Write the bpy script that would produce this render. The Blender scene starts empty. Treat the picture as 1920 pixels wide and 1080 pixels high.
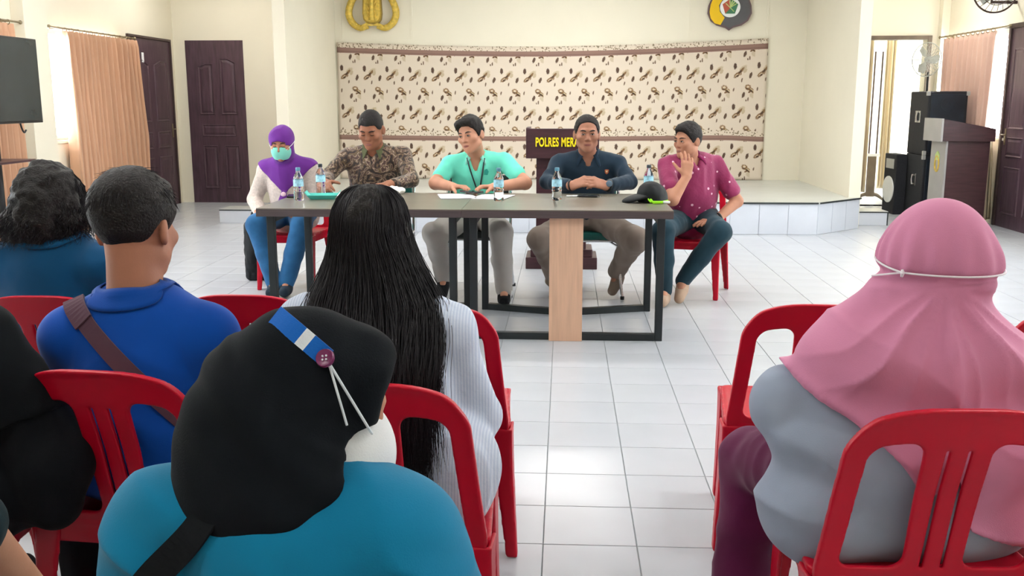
import bpy, bmesh, math, random
import numpy as np
from mathutils import Vector, Matrix

random.seed(7); RNG = np.random.default_rng(7)
SC = bpy.context.scene
COL = SC.collection
PI = math.pi

# ------------------------------------------------------------------ camera, world, light, exposure
cam_d = bpy.data.cameras.new('camera'); cam = bpy.data.objects.new('camera', cam_d); COL.objects.link(cam)
cam_d.sensor_width = 36.0; cam_d.lens = 1815.0/1920*36.0; cam_d.clip_start = 0.05; cam_d.clip_end = 100
cam.location = (0, 0, 1.40)
cam.rotation_euler = (math.radians(90-11.006), 0, math.radians(3.096))
SC.camera = cam

SC.view_settings.view_transform = 'Standard'
SC.view_settings.look = 'None'
SC.view_settings.gamma = 1.0
SC.view_settings.use_curve_mapping = False
SC.view_settings.exposure = 0.52

world = bpy.data.worlds.new('overcast_sky'); SC.world = world; world.use_nodes = True
_bg = world.node_tree.nodes['Background']
_bg.inputs[0].default_value = (0.86, 0.93, 1.0, 1); _bg.inputs[1].default_value = 2.0

def area(name, loc, rot, sx, sy, power, color):
    d = bpy.data.lights.new(name, 'AREA'); d.shape = 'RECTANGLE'; d.size = sx; d.size_y = sy
    d.energy = power; d.color = color
    o = bpy.data.objects.new(name, d); COL.objects.link(o); o.location = loc; o.rotation_euler = rot
    return o
# daylight at the windows of both side walls: (y centre, width)
WIN_L = [(2.6, 1.6), (5.6, 1.8), (8.0, 1.6), (10.65, 1.7)]
WIN_R = [(2.6, 1.6), (5.6, 1.8), (8.4, 1.8), (12.2, 1.95)]
DAY = (0.90, 0.95, 1.0)
for (y, w), pw in zip(WIN_L, (26, 80, 112, 100)):
    area('daylight_window', (-5.55, y, 1.55), (0, math.radians(-90), 0), 1.15, w, pw, DAY)
for (y, w), pw in zip(WIN_R, (26, 60, 52, 110)):
    area('daylight_window', (5.15, y, 1.55), (0, math.radians(90), 0), 1.15, w, pw, DAY)
LAMPS = [(-2.3, 3.2), (2.2, 3.2), (-3.2, 6.8), (0.0, 6.8), (3.0, 6.8), (-3.6, 8.8), (0.0, 11.0), (3.4, 8.8), (-1.6, .4), (1.8, .4), (-4.2, 11.9), (4.1, 11.9)]; LW = (22, 22, 22, 24, 17, 20, 36, 18, 12, 12, 13, 14)  # last two pairs are added fill: audience backs, then door corners

# ------------------------------------------------------------------ materials
def lin(h):
    h = h.lstrip('#'); out = []
    for i in (0, 2, 4):
        c = int(h[i:i+2], 16)/255; out.append(c/12.92 if c <= .04045 else ((c+.055)/1.055)**2.4)
    return tuple(out)
def nod(nt, t, **k):
    n = nt.nodes.new(t)
    for a, v in k.items(): setattr(n, a, v)
    return n
def mat(name, hexc, rough=.6, var=.06, scale=8, bump=0., bscale=40, stretch=(1, 1, 1), metal=0., sheen=0., spec=.5, coat=0., hex2=None, trans=0., ior=1.45, coords='Object', alpha=1.):
    m = bpy.data.materials.new(name); m.use_nodes = True; nt = m.node_tree; b = nt.nodes['Principled BSDF']
    c = lin(hexc)
    b.inputs['Roughness'].default_value = rough; b.inputs['Metallic'].default_value = metal
    b.inputs['Specular IOR Level'].default_value = spec; b.inputs['Coat Weight'].default_value = coat
    b.inputs['Sheen Weight'].default_value = sheen; b.inputs['IOR'].default_value = ior
    b.inputs['Transmission Weight'].default_value = trans; b.inputs['Alpha'].default_value = alpha
    tc = nod(nt, 'ShaderNodeTexCoord'); mp = nod(nt, 'ShaderNodeMapping'); mp.inputs['Scale'].default_value = stretch
    nt.links.new(tc.outputs[coords], mp.inputs[0])
    n = nod(nt, 'ShaderNodeTexNoise'); n.inputs['Scale'].default_value = scale; n.inputs['Detail'].default_value = 4
    nt.links.new(mp.outputs[0], n.inputs['Vector'])
    r = nod(nt, 'ShaderNodeValToRGB')
    c2 = lin(hex2) if hex2 else tuple(min(1, x*(1+var)) for x in c)
    c1 = c if hex2 else tuple(x*(1-var) for x in c)
    r.color_ramp.elements[0].position = .32; r.color_ramp.elements[1].position = .68
    r.color_ramp.elements[0].color = (*c1, 1); r.color_ramp.elements[1].color = (*c2, 1)
    nt.links.new(n.outputs['Fac'], r.inputs[0]); nt.links.new(r.outputs[0], b.inputs['Base Color'])
    if bump:
        n2 = nod(nt, 'ShaderNodeTexNoise'); n2.inputs['Scale'].default_value = bscale; n2.inputs['Detail'].default_value = 5
        nt.links.new(mp.outputs[0], n2.inputs['Vector'])
        bp = nod(nt, 'ShaderNodeBump'); bp.inputs['Strength'].default_value = bump; bp.inputs['Distance'].default_value = .01
        nt.links.new(n2.outputs['Fac'], bp.inputs['Height']); nt.links.new(bp.outputs[0], b.inputs['Normal'])
    return m
def emit(name, hexc, s):
    m = bpy.data.materials.new(name); m.use_nodes = True; b = m.node_tree.nodes['Principled BSDF']
    b.inputs['Base Color'].default_value = (*lin(hexc), 1)
    b.inputs['Emission Color'].default_value = (*lin(hexc), 1); b.inputs['Emission Strength'].default_value = s
    return m
def voro_mat(name, base, spots, scale, thr, rough=.7):
    m = mat(name, base, rough, .08, 9, .25, 60, sheen=.2); nt = m.node_tree; b = nt.nodes['Principled BSDF']
    old = b.inputs['Base Color'].links[0].from_socket
    tc = nod(nt, 'ShaderNodeTexCoord'); v = nod(nt, 'ShaderNodeTexVoronoi'); v.inputs['Scale'].default_value = scale
    nt.links.new(tc.outputs['Object'], v.inputs['Vector'])
    l = nod(nt, 'ShaderNodeMath', operation='LESS_THAN'); l.inputs[1].default_value = thr
    nt.links.new(v.outputs['Distance'], l.inputs[0])
    mx = nod(nt, 'ShaderNodeMix', data_type='RGBA'); nt.links.new(l.outputs[0], mx.inputs['Factor'])
    nt.links.new(old, mx.inputs[6]); mx.inputs[7].default_value = (*lin(spots), 1)
    nt.links.new(mx.outputs[2], b.inputs['Base Color'])
    return m
def batik_mat(name):
    m = mat(name, '5a4630', .7, .1, 9, .25, 60, sheen=.2); nt = m.node_tree; b = nt.nodes['Principled BSDF']
    tc = nod(nt, 'ShaderNodeTexCoord')
    nz = nod(nt, 'ShaderNodeTexNoise'); nz.inputs['Scale'].default_value = 7; nz.inputs['Detail'].default_value = 2
    nt.links.new(tc.outputs['Object'], nz.inputs['Vector'])
    mxv = nod(nt, 'ShaderNodeMix', data_type='VECTOR'); mxv.inputs['Factor'].default_value = .16
    nt.links.new(tc.outputs['Object'], mxv.inputs[4]); nt.links.new(nz.outputs['Color'], mxv.inputs[5])
    v = nod(nt, 'ShaderNodeTexVoronoi'); v.inputs['Scale'].default_value = 7.5
    nt.links.new(mxv.outputs[1], v.inputs['Vector'])
    s = nod(nt, 'ShaderNodeMath', operation='MULTIPLY'); s.inputs[1].default_value = 24
    nt.links.new(v.outputs['Distance'], s.inputs[0])
    sn = nod(nt, 'ShaderNodeMath', operation='SINE'); nt.links.new(s.outputs[0], sn.inputs[0])
    n3 = nod(nt, 'ShaderNodeTexNoise'); n3.inputs['Scale'].default_value = 42; n3.inputs['Detail'].default_value = 3
    nt.links.new(tc.outputs['Object'], n3.inputs['Vector'])
    ad = nod(nt, 'ShaderNodeMath', operation='MULTIPLY_ADD'); ad.inputs[1].default_value = .20
    nt.links.new(sn.outputs[0], ad.inputs[0]); nt.links.new(n3.outputs['Fac'], ad.inputs[2])
    r = nod(nt, 'ShaderNodeValToRGB'); r.color_ramp.interpolation = 'CONSTANT'
    e = r.color_ramp.elements; e[0].position = 0; e[0].color = (*lin('2a201c'), 1); e[1].position = .36; e[1].color = (*lin('553d33'), 1)
    for p, c in ((.46, '6e5a3a'), (.53, '4a4032'), (.60, 'a48d78'), (.68, '4a322c')):
        q = e.new(p); q.color = (*lin(c), 1)
    nt.links.new(ad.outputs[0], r.inputs[0]); nt.links.new(r.outputs[0], b.inputs['Base Color'])
    return m
def stripe_mat(name, a, bcol, freq):
    m = mat(name, a, .75, .04, 9, .2, 60, sheen=.2); nt = m.node_tree; b = nt.nodes['Principled BSDF']
    tc = nod(nt, 'ShaderNodeTexCoord'); sx = nod(nt, 'ShaderNodeSeparateXYZ'); nt.links.new(tc.outputs['Object'], sx.inputs[0])
    ml = nod(nt, 'ShaderNodeMath', operation='MULTIPLY'); ml.inputs[1].default_value = freq; nt.links.new(sx.outputs[0], ml.inputs[0])
    sn = nod(nt, 'ShaderNodeMath', operation='SINE'); nt.links.new(ml.outputs[0], sn.inputs[0])
    mr = nod(nt, 'ShaderNodeMapRange'); mr.inputs[1].default_value = -.2; mr.inputs[2].default_value = .6; nt.links.new(sn.outputs[0], mr.inputs[0])
    mx = nod(nt, 'ShaderNodeMix', data_type='RGBA'); nt.links.new(mr.outputs[0], mx.inputs['Factor'])
    mx.inputs[6].default_value = (*lin(a), 1); mx.inputs[7].default_value = (*lin(bcol), 1)
    nt.links.new(mx.outputs[2], b.inputs['Base Color']); return m

M = dict(
    wall=mat('cream_wall_paint', 'ece6d3', .75, .025, 1.2, .05, 60),
    wall_outer=mat('pale_wall_paint', 'efe9d6', .8, .02, 1.5),
    ceil=mat('white_ceiling_paint', 'f2f0ea', .85, .02, 2),
    grout=mat('grey_grout', '9aa0a2', .9, .1, 20),
    tile=mat('white_glazed_tile', 'c0c4ca', .24, .03, 2.2, .012, 9, spec=.3),
    stile=mat('stage_white_tile', 'd0d5de', .22, .05, 3, .02, 9),
    stagetop=mat('stage_top_tile', 'd2d6d2', .25, .03, 3),
    edge=mat('dark_edge_strip', '2d3436', .5),
    door=mat('dark_stained_door_wood', '533f49', .35, .25, 5, .1, 30, stretch=(6, 6, .7), spec=.5),
    doordk=mat('dark_brown_frame_wood', '4a3a38', .4, .2, 6, stretch=(5, 5, .8)),
    framegr=mat('brown_grey_door_frame', '6e6152', .5, .15, 8),
    alu=mat('grey_window_frame', 'b8bab8', .4, .05, 8),
    steel=mat('chrome_tube', 'c8cacc', .18, .03, 8, metal=1.),
    black=mat('black_powder_coat', '23292c', .45, .08, 14, spec=.4),
    blackcab=mat('black_speaker_carpet', '2a2c33', .8, .15, 60, .2, 200),
    grille=mat('black_speaker_grille', '1d2735', .35, .3, 6, .3, 300),
    redpl=mat('red_plastic', 'bb0226', .38, .06, 4, .03, 120, spec=.35),
    tabletop=mat('dark_walnut_laminate', '757063', .28, .10, 3, .03, 60, stretch=(.6, 9, 9)),
    tablerim=mat('dark_walnut_edge', '4a4041', .45, .14, 5, stretch=(.8, 20, 20)),
    plank=mat('beige_oak_laminate', 'd0a98e', .45, .09, 4, .04, 60, stretch=(14, 14, .9)),
    lect=mat('maroon_brown_lectern_wood', '42262c', .4, .2, 6, .05, 40, stretch=(1, 1, 8)),
    lectsilver=mat('grey_lectern_front', 'a9a7a6', .4, .05, 5),
    yellow=mat('yellow_letter_paint', 'f4dc12', .5),
    gold=mat('gold_paint', 'd9bb55', .4, .22, 25, .3, 60, metal=.25),
    golddk=mat('dark_gold_paint', 'a98d36', .45, .2, 25, .3, 60, metal=.25),
    sh_yel=mat('shield_yellow', 'f2c600', .45, .05), sh_blk=mat('shield_charcoal', '5a5a5e', .5, .08),
    sh_rim=mat('shield_maroon_rim', '6d5458', .5), sh_wht=mat('shield_white', 'eef0f0', .5, .02),
    sh_red=mat('shield_red', 'b8563e', .5), sh_grn=mat('shield_green', '3f7d5c', .5),
    sh_pale=mat('shield_pale_green', 'c2d68a', .5),
    curt=mat('salmon_curtain', 'cda080', .8, .10, 5, .15, 40, stretch=(1, 1, .15), sheen=.3),
    curt2=mat('rose_curtain', 'd8b4a4', .8, .10, 5, .15, 40, stretch=(1, 1, .15), sheen=.3),
    curt3=mat('ochre_curtain', 'e9d9bb', .8, .15, 5, .1, 40, stretch=(1, 1, .15)),
    screen=mat('tv_screen_glass', '2c3436', .12, .05, 3, spec=.5), tvframe=mat('tv_bezel', '1b1d20', .4),
    rod=mat('brass_grey_rod', '8e8268', .35, metal=.6),
    white=mat('white_plastic', 'eceeee', .45, .02), paper=mat('white_paper', 'f2f2f6', .8, .02),
    tissue=mat('white_crumpled_plastic', 'efeee8', .5, .03, 20, .4, 60),
    tealbox=mat('teal_plastic', '5fd0c4', .4, .06, 20), phone=mat('black_phone', '17171c', .2),
    cap=mat('black_cap_fabric', '15191c', .6, .12, 30, .08, 300, spec=.3), neon=mat('neon_green_strap', '9be81a', .5),
    bottle=mat('clear_pet_plastic', 'f4fbff', .04, .0, 8, trans=1., ior=1.25), blabel=mat('pale_blue_label', '9fd3e6', .4, .25, 60),
    blcap=mat('bottle_cap_blue', '5d93ad', .4), blcapd=mat('bottle_cap_dark', '39434d', .4),
    greenseat=mat('green_vinyl', '0c5f58', .45, .06), blackseat=mat('black_vinyl', '14201f', .45, .08),
    glass=mat('window_glass', 'ffffff', .02, 0, 4, trans=1., ior=1.02),
    lamp=emit('lamp_diffuser', 'fffaf0', 6.0),
    clearpl=mat('grey_clear_plastic', 'b9bdb8', .25, .08, 30),
)

# ------------------------------------------------------------------ object helpers
def fix(o, label=None, cat=None, group=None, kind=None):
    if label: o['label'] = label
    if cat: o['category'] = cat
    if group: o['group'] = group
    if kind: o['kind'] = kind
    return o
def link(name, me, m=None, parent=None):
    o = bpy.data.objects.new(name, me); COL.objects.link(o)
    if m is not None:
        for mm in (m if isinstance(m, (list, tuple)) else [m]): me.materials.append(mm)
    if parent is not None: o.parent = parent
    return o
def empty(name, loc=(0, 0, 0), rz=0):
    o = bpy.data.objects.new(name, None); COL.objects.link(o); o.empty_display_size = .1
    o.location = loc; o.rotation_euler = (0, 0, rz); return o
def mesh_py(name, v, f, smooth=False):
    me = bpy.data.meshes.new(name); me.from_pydata([tuple(map(float, a)) for a in v], [], [tuple(map(int, a)) for a in f]); me.update()
    if smooth: me.shade_smooth()
    return me
def mesh_np(name, v, q, smooth=True):
    v = np.asarray(v, np.float32); q = np.asarray(q, np.int32); n = q.shape[1]
    me = bpy.data.meshes.new(name)
    me.vertices.add(len(v)); me.vertices.foreach_set('co', v.ravel())
    me.loops.add(q.size); me.loops.foreach_set('vertex_index', q.ravel())
    me.polygons.add(len(q)); me.polygons.foreach_set('loop_start', np.arange(0, q.size, n, dtype=np.int32))
    me.update(calc_edges=True)
    if smooth: me.shade_smooth()
    return me
class MB:
    def __init__(s): s.v = []; s.f = []
    def box(s, lo, hi, ch=0., rz=0, piv=None):
        x0, y0, z0 = lo; x1, y1, z1 = hi
        bm = bmesh.new(); bmesh.ops.create_cube(bm, size=1)
        bmesh.ops.scale(bm, vec=(x1-x0, y1-y0, z1-z0), verts=bm.verts)
        bmesh.ops.translate(bm, vec=((x0+x1)/2, (y0+y1)/2, (z0+z1)/2), verts=bm.verts)
        if ch: bmesh.ops.bevel(bm, geom=list(bm.edges), offset=ch, segments=2, affect='EDGES', profile=.5)
        if rz:
            c = piv or ((x0+x1)/2, (y0+y1)/2, 0)
            bmesh.ops.rotate(bm, cent=c, matrix=Matrix.Rotation(rz, 3, 'Z'), verts=bm.verts)
        bm.verts.index_update(); o = len(s.v)
        s.v += [tuple(v.co) for v in bm.verts]; s.f += [tuple(v.index+o for v in f.verts) for f in bm.faces]; bm.free(); return s
    def tube(s, pts, r, n=8, cap=True):
        v, f = tube_np(pts, r, n, cap); o = len(s.v)
        s.v += [tuple(a) for a in v]; s.f += [tuple(i+o for i in q) for q in f]; return s
    def lathe(s, prof, n=24, c=(0, 0, 0), mtx=None):
        o = len(s.v)
        for r, z in prof:
            for k in range(n):
                a = 2*PI*k/n; p = Vector((r*math.cos(a), r*math.sin(a), z))
                if mtx is not None: p = mtx @ p
                s.v.append(tuple(p+Vector(c)))
        m = len(prof)
        for i in range(m-1):
            for k in range(n):
                s.f.append((o+i*n+k, o+i*n+(k+1) % n, o+(i+1)*n+(k+1) % n, o+(i+1)*n+k))
        s.f.append(tuple(o+k for k in reversed(range(n)))); s.f.append(tuple(o+(m-1)*n+k for k in range(n))); return s
    def prism(s, poly, z0, z1, mtx=None):
        o = len(s.v); n = len(poly)
        for z in (z0, z1):
            for x, y in poly:
                p = Vector((x, y, z)); s.v.append(tuple(mtx @ p if mtx is not None else p))
        s.f.append(tuple(o+i for i in reversed(range(n)))); s.f.append(tuple(o+n+i for i in range(n)))
        for i in range(n): s.f.append((o+i, o+(i+1) % n, o+n+(i+1) % n, o+n+i))
        return s
    def build(s, name, m, parent=None, smooth=False, loc=None):
        o = link(name, mesh_py(name, s.v, s.f, smooth), m, parent)
        if loc is not None: o.location = loc
        if smooth:
            try: o.data.set_sharp_from_angle(angle=math.radians(38))
            except Exception: pass
        return o
def tube_np(pts, r, n=8, cap=True):
    pts = np.asarray(pts, float); m = len(pts); r = np.broadcast_to(np.asarray(r, float), (m,))
    t = np.gradient(pts, axis=0); t /= np.linalg.norm(t, axis=1)[:, None]+1e-12
    up = np.array([0, 0, 1.]) if abs(t[0][2]) < .9 else np.array([1., 0, 0])
    V = []; a = np.cross(up, t[0]); a /= np.linalg.norm(a)
    for i in range(m):
        a = a-t[i]*(a@t[i]); a /= np.linalg.norm(a)+1e-12; b = np.cross(t[i], a)
        for k in range(n):
            an = 2*PI*k/n; V.append(pts[i]+r[i]*(a*math.cos(an)+b*math.sin(an)))
    F = []
    for i in range(m-1):
        for k in range(n): F.append((i*n+k, i*n+(k+1) % n, (i+1)*n+(k+1) % n, (i+1)*n+k))
    if cap: F.append(tuple(reversed(range(n)))); F.append(tuple((m-1)*n+k for k in range(n)))
    return V, F
def box_obj(name, lo, hi, m, parent=None, ch=0.):
    return MB().box(lo, hi, ch).build(name, m, parent)
def spline(pts, n):
    pts = np.asarray(pts, float); m = len(pts); P = np.vstack([2*pts[0]-pts[1], pts, 2*pts[-1]-pts[-2]]); out = []
    for u in np.linspace(0, m-1, n):
        i = min(int(u), m-2); t = u-i; a, b, c, d = P[i:i+4]
        out.append(.5*((2*b)+(-a+c)*t+(2*a-5*b+4*c-d)*t*t+(-a+3*b-3*c+d)*t**3))
    return np.array(out)
def copy_tree(o, parent=None):
    c = o.copy(); COL.objects.link(c); c.parent = parent
    for ch in list(o.children): copy_tree(ch, c)
    return c

# ------------------------------------------------------------------ signed distance volumes -> smooth meshes
class Vol:
    def __init__(s, lo, hi, h):
        s.lo = np.array(lo, float); s.h = h; n = np.ceil((np.array(hi)-s.lo)/h).astype(int)+1; s.n = n
        s.ax = [(s.lo[i]+h*np.arange(n[i])).astype(np.float32) for i in range(3)]
        s.X = s.ax[0][:, None, None]; s.Y = s.ax[1][None, :, None]; s.Z = s.ax[2][None, None, :]
    def new(s): return np.full(tuple(s.n), .5, np.float32)
    def put(s, F, fn, lo, hi, k=0., sub=False, mar=.05):
        mg = k+mar; sl = []
        for i in range(3):
            a = int(np.floor((min(lo[i], hi[i])-mg-s.lo[i])/s.h)); b = int(np.ceil((max(lo[i], hi[i])+mg-s.lo[i])/s.h))+1
            a = max(a, 0); b = min(b, s.n[i])
            if a >= b: return
            sl.append(slice(a, b))
        sl = tuple(sl)
        d = fn(s.X[sl[0]], s.Y[:, sl[1]], s.Z[:, :, sl[2]]).astype(np.float32); o = F[sl]
        if sub: d = -d
        if k > 0:
            h = np.maximum(k-np.abs(o-d), 0)/k
            F[sl] = (np.maximum(o, d)+h*h*k*.25) if sub else (np.minimum(o, d)-h*h*k*.25)
        else: F[sl] = np.maximum(o, d) if sub else np.minimum(o, d)
    def cap(s, F, a, b, ra, rb=None, k=0., sub=False, flat=None):
        a = np.array(a, float); b = np.array(b, float); rb = ra if rb is None else rb; r = max(ra, rb)
        ab = b-a; L = max(ab@ab, 1e-9)
        def fn(X, Y, Z):
            px, py, pz = X-a[0], Y-a[1], Z-a[2]
            t = np.clip((px*ab[0]+py*ab[1]+pz*ab[2])/L, 0, 1)
            dx, dy, dz = px-t*ab[0], py-t*ab[1], pz-t*ab[2]
            d2 = dx*dx+dy*dy+dz*dz
            if flat is not None:   # thinner along a direction: (unit vector, factor > 1)
                u, ff = flat; q = dx*u[0]+dy*u[1]+dz*u[2]; d2 = d2+q*q*(ff*ff-1)
            return np.sqrt(d2)-(ra+(rb-ra)*t)
        s.put(F, fn, np.minimum(a, b)-r, np.maximum(a, b)+r, k, sub)
    def chain(s, F, pts, rs, k=0., **kw):
        for i in range(len(pts)-1): s.cap(F, pts[i], pts[i+1], rs[i], rs[i+1], k if i == 0 else max(k*.6, .004), **kw)
    def ell(s, F, c, r, R=None, k=0., sub=False):
        c = np.array(c, float); r = np.array(r, float); R = np.eye(3) if R is None else np.array(R); m = r.max()
        def fn(X, Y, Z):
            x, y, z = X-c[0], Y-c[1], Z-c[2]
            q = [R[0, i]*x+R[1, i]*y+R[2, i]*z for i in range(3)]
            k0 = np.sqrt(sum((q[i]/r[i])**2 for i in range(3))); k1 = np.sqrt(sum((q[i]/r[i]**2)**2 for i in range(3)))+1e-9
            return k0*(k0-1)/k1
        s.put(F, fn, c-m, c+m, k, sub)
    def box(s, F, c, hf, R=None, rd=.005, k=0., sub=False):
        c = np.array(c, float); hf = np.array(hf, float); R = np.eye(3) if R is None else np.array(R); m = np.linalg.norm(hf)
        def fn(X, Y, Z):
            x, y, z = X-c[0], Y-c[1], Z-c[2]
            q = [np.abs(R[0, i]*x+R[1, i]*y+R[2, i]*z)-(hf[i]-rd) for i in range(3)]
            return np.sqrt(sum(np.maximum(a, 0)**2 for a in q))+np.minimum(np.maximum(np.maximum(q[0], q[1]), q[2]), 0)-rd
        s.put(F, fn, c-m, c+m, k, sub)
    def mesh(s, F, stride=1, smooth=1):
        if stride > 1: F = F[::stride, ::stride, ::stride]
        h = s.h*stride; S = F < 0
        if not S.any(): return np.zeros((0, 3)), np.zeros((0, 4), int)
        bb = []
        for i in range(3):
            w = np.where(S.any(axis=tuple(j for j in range(3) if j != i)))[0]; bb.append(slice(max(w[0]-2, 0), w[-1]+3))
        off = np.array([b.start for b in bb]); F = np.pad(F[tuple(bb)], 1, constant_values=.05); off = off-1; S = F < 0
        c = np.zeros(tuple(np.array(F.shape)-1), np.uint8)
        for i in (0, 1):
            for j in (0, 1):
                for k in (0, 1): c += S[i:c.shape[0]+i, j:c.shape[1]+j, k:c.shape[2]+k]
        act = np.argwhere((c > 0) & (c < 8)); idx = np.full(c.shape, -1, np.int32); idx[tuple(act.T)] = np.arange(len(act))
        cor = np.array([(i, j, k) for i in (0, 1) for j in (0, 1) for k in (0, 1)])
        val = np.stack([F[act[:, 0]+o[0], act[:, 1]+o[1], act[:, 2]+o[2]] for o in cor], 1)
        acc = np.zeros((len(act), 3)); cnt = np.zeros(len(act))
        for a in range(8):
            for b in range(a+1, 8):
                if np.abs(cor[a]-cor[b]).sum() != 1: continue
                va, vb = val[:, a], val[:, b]; m = (va < 0) != (vb < 0)
                t = np.where(m, va/np.where(m, va-vb, 1), 0)[:, None]
                acc += m[:, None]*(cor[a]+t*(cor[b]-cor[a])); cnt += m
        V = s.lo+h*(act+off+acc/cnt[:, None]); Q = []
        for ax in range(3):
            n = [slice(None)]*3; n[ax] = slice(0, -1); p = [slice(None)]*3; p[ax] = slice(1, None)
            e = np.argwhere(S[tuple(n)] != S[tuple(p)]); u, w = [(1, 2), (2, 0), (0, 1)][ax]
            e = e[(e[:, u] > 0) & (e[:, w] > 0) & (e[:, u] < F.shape[u]-1) & (e[:, w] < F.shape[w]-1)]
            ins = S[tuple(e.T)]; q = []
            for du, dw in ((1, 1), (0, 1), (0, 0), (1, 0)):
                cc = e.copy(); cc[:, u] -= du; cc[:, w] -= dw; q.append(idx[tuple(cc.T)])
            q = np.stack(q, 1); q[~ins] = q[~ins][:, ::-1]; Q.append(q)
        Q = np.vstack(Q)
        for _ in range(smooth):
            E = np.vstack([Q[:, [0, 1]], Q[:, [1, 2]], Q[:, [2, 3]], Q[:, [3, 0]]]); A = np.zeros_like(V); N = np.bincount(E[:, 0], minlength=len(V))
            for d in range(3): A[:, d] = np.bincount(E[:, 0], weights=V[E[:, 1], d], minlength=len(V))
            V = V*.5+.5*A/np.maximum(N, 1)[:, None]
        return V, Q
    def sample(s, F, p):
        g = (np.asarray(p)-s.lo)/s.h; i = np.clip(np.floor(g).astype(int), 0, s.n-2); t = np.clip(g-i, 0, 1); r = 0
        for a in (0, 1):
            for b in (0, 1):
                for c in (0, 1):
                    r += F[i[0]+a, i[1]+b, i[2]+c]*(t[0] if a else 1-t[0])*(t[1] if b else 1-t[1])*(t[2] if c else 1-t[2])
        return r
    def hit(s, F, o, d, lift=0.):
        o = np.array(o, float); d = np.array(d, float); d /= np.linalg.norm(d); t = 0.
        for _ in range(400):
            v = s.sample(F, o+d*t)
            if v < .001+lift: return o+d*t
            t += max(min(v-lift, .01), .0008)
            if t > .6: break
        return None
def vnoise(P, f, seed=0):
    """smooth value noise in -1..1 at points P (n,3)"""
    p = np.asarray(P)*f+seed*17.3; i = np.floor(p).astype(np.int64); t = p-i; t = t*t*(3-2*t); r = 0
    for a in (0, 1):
        for b in (0, 1):
            for c in (0, 1):
                hh = ((i[:, 0]+a)*73856093) ^ ((i[:, 1]+b)*19349663) ^ ((i[:, 2]+c)*83492791); hh = (hh ^ (hh >> 13))*1274126177 & 0xffffff
                w = (t[:, 0] if a else 1-t[:, 0])*(t[:, 1] if b else 1-t[:, 1])*(t[:, 2] if c else 1-t[:, 2])
                r = r+w*(hh/float(0xffffff)*2-1)
    return r
def vnormals(V, Q):
    n = np.cross(V[Q[:, 2]]-V[Q[:, 0]], V[Q[:, 3]]-V[Q[:, 1]]); N = np.zeros_like(V)
    for c in range(4):
        for d in range(3): N[:, d] += np.bincount(Q[:, c], weights=n[:, d], minlength=len(V))
    return N/(np.linalg.norm(N, axis=1)[:, None]+1e-12)
def sdf_obj(name, vol, F, m, parent=None, origin=(0, 0, 0), stride=1, smooth=1, disp=None):
    V, Q = vol.mesh(F, stride, smooth)
    if disp is not None: V = V+vnormals(V, Q)*disp(V)[:, None]
    return link(name, mesh_np(name, V-np.array(origin), Q), m, parent)
def rotm(yaw=0, pitch=0, roll=0):
    y, p, r = map(math.radians, (yaw, pitch, roll))
    return np.array(Matrix.Rotation(y, 3, 'Z') @ Matrix.Rotation(p, 3, 'X') @ Matrix.Rotation(r, 3, 'Y'))
# ------------------------------------------------------------------ the room
XL, XR, YB, YN, HC = -5.3, 4.9, 13.2, -1.6, 3.3
TH = .16
def wall_x(name, x0, x1, openings, y0, y1, m):
    """a side wall with rectangular openings (ya, yb, za, zb)"""
    b = MB(); ys = y0
    for ya, yb, za, zb in sorted(openings):
        b.box((x0, ys, 0), (x1, ya, HC))
        if za > 0: b.box((x0, ya, 0), (x1, yb, za))
        b.box((x0, ya, zb), (x1, yb, HC)); ys = yb
    b.box((x0, ys, 0), (x1, y1, HC))
    return fix(b.build(name, m), kind='structure')
WZ0, WZ1 = .98, 2.12
D1 = (11.80, 13.02, 0, 2.15)      # double-width door of the left wall
D3 = (10.10, 11.22, 0, 2.16)
wall_x('wall_left', XL-TH, XL, [(y-w/2, y+w/2, WZ0, WZ1) for y, w in WIN_L]+[D1], YN, YB+TH, M['wall'])
wall_x('wall_right', XR, XR+TH, [(y-w/2, y+w/2, WZ0, WZ1) for y, w in WIN_R]+[D3], YN, YB+TH, M['wall'])
b = MB()   # back wall: door 2 on the left, open doorway on the right
DX2 = (-5.13, -4.35); DX4 = (3.95, 4.68)
b.box((XL, YB, 0), (DX2[0], YB+TH, HC)); b.box((DX2[0], YB, 2.18), (DX2[1], YB+TH, HC)); b.box((DX2[1], YB, 0), (DX4[0], YB+TH, HC))
b.box((DX4[0], YB, 2.18), (DX4[1], YB+TH, HC)); b.box((DX4[1], YB, 0), (XR, YB+TH, HC))
fix(b.build('wall_back', M['wall']), kind='structure')
fix(box_obj('wall_near', (XL-TH, YN-TH, 0), (XR+TH, YN, HC), M['wall']), kind='structure')
fix(box_obj('ceiling', (XL-TH, YN-TH, HC), (XR+TH, YB+TH, HC+.12), M['ceil']), kind='structure')
# side partitions of the stage alcove and the pillars of the side wall
fix(box_obj('wall_alcove_left', (-3.22, 10.82, 0), (-3.08, YB, HC), M['wall'], ch=.004), kind='structure')
fix(box_obj('wall_alcove_right', (3.13, 10.86, 0), (3.26, YB, HC), M['wall'], ch=.004), kind='structure')
fix(box_obj('wall_pillar_left', (XL, 9.30, 0), (XL+.13, 9.72, HC), M['wall'], ch=.004), kind='structure')
fix(box_obj('wall_pillar_right', (XR-.10, YB-.12, 0), (XR, YB, HC), M['wall'], ch=.004), kind='structure')
# faint panel strips on the alcove wall above the printed cloth
for k, x in enumerate((-3.0, -2.05, 1.62, 2.62)):
    fix(box_obj('trim_%d' % (k+1), (x-.012, YB-.008, 2.2), (x+.012, YB, HC), M['wall']), kind='structure')

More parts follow.
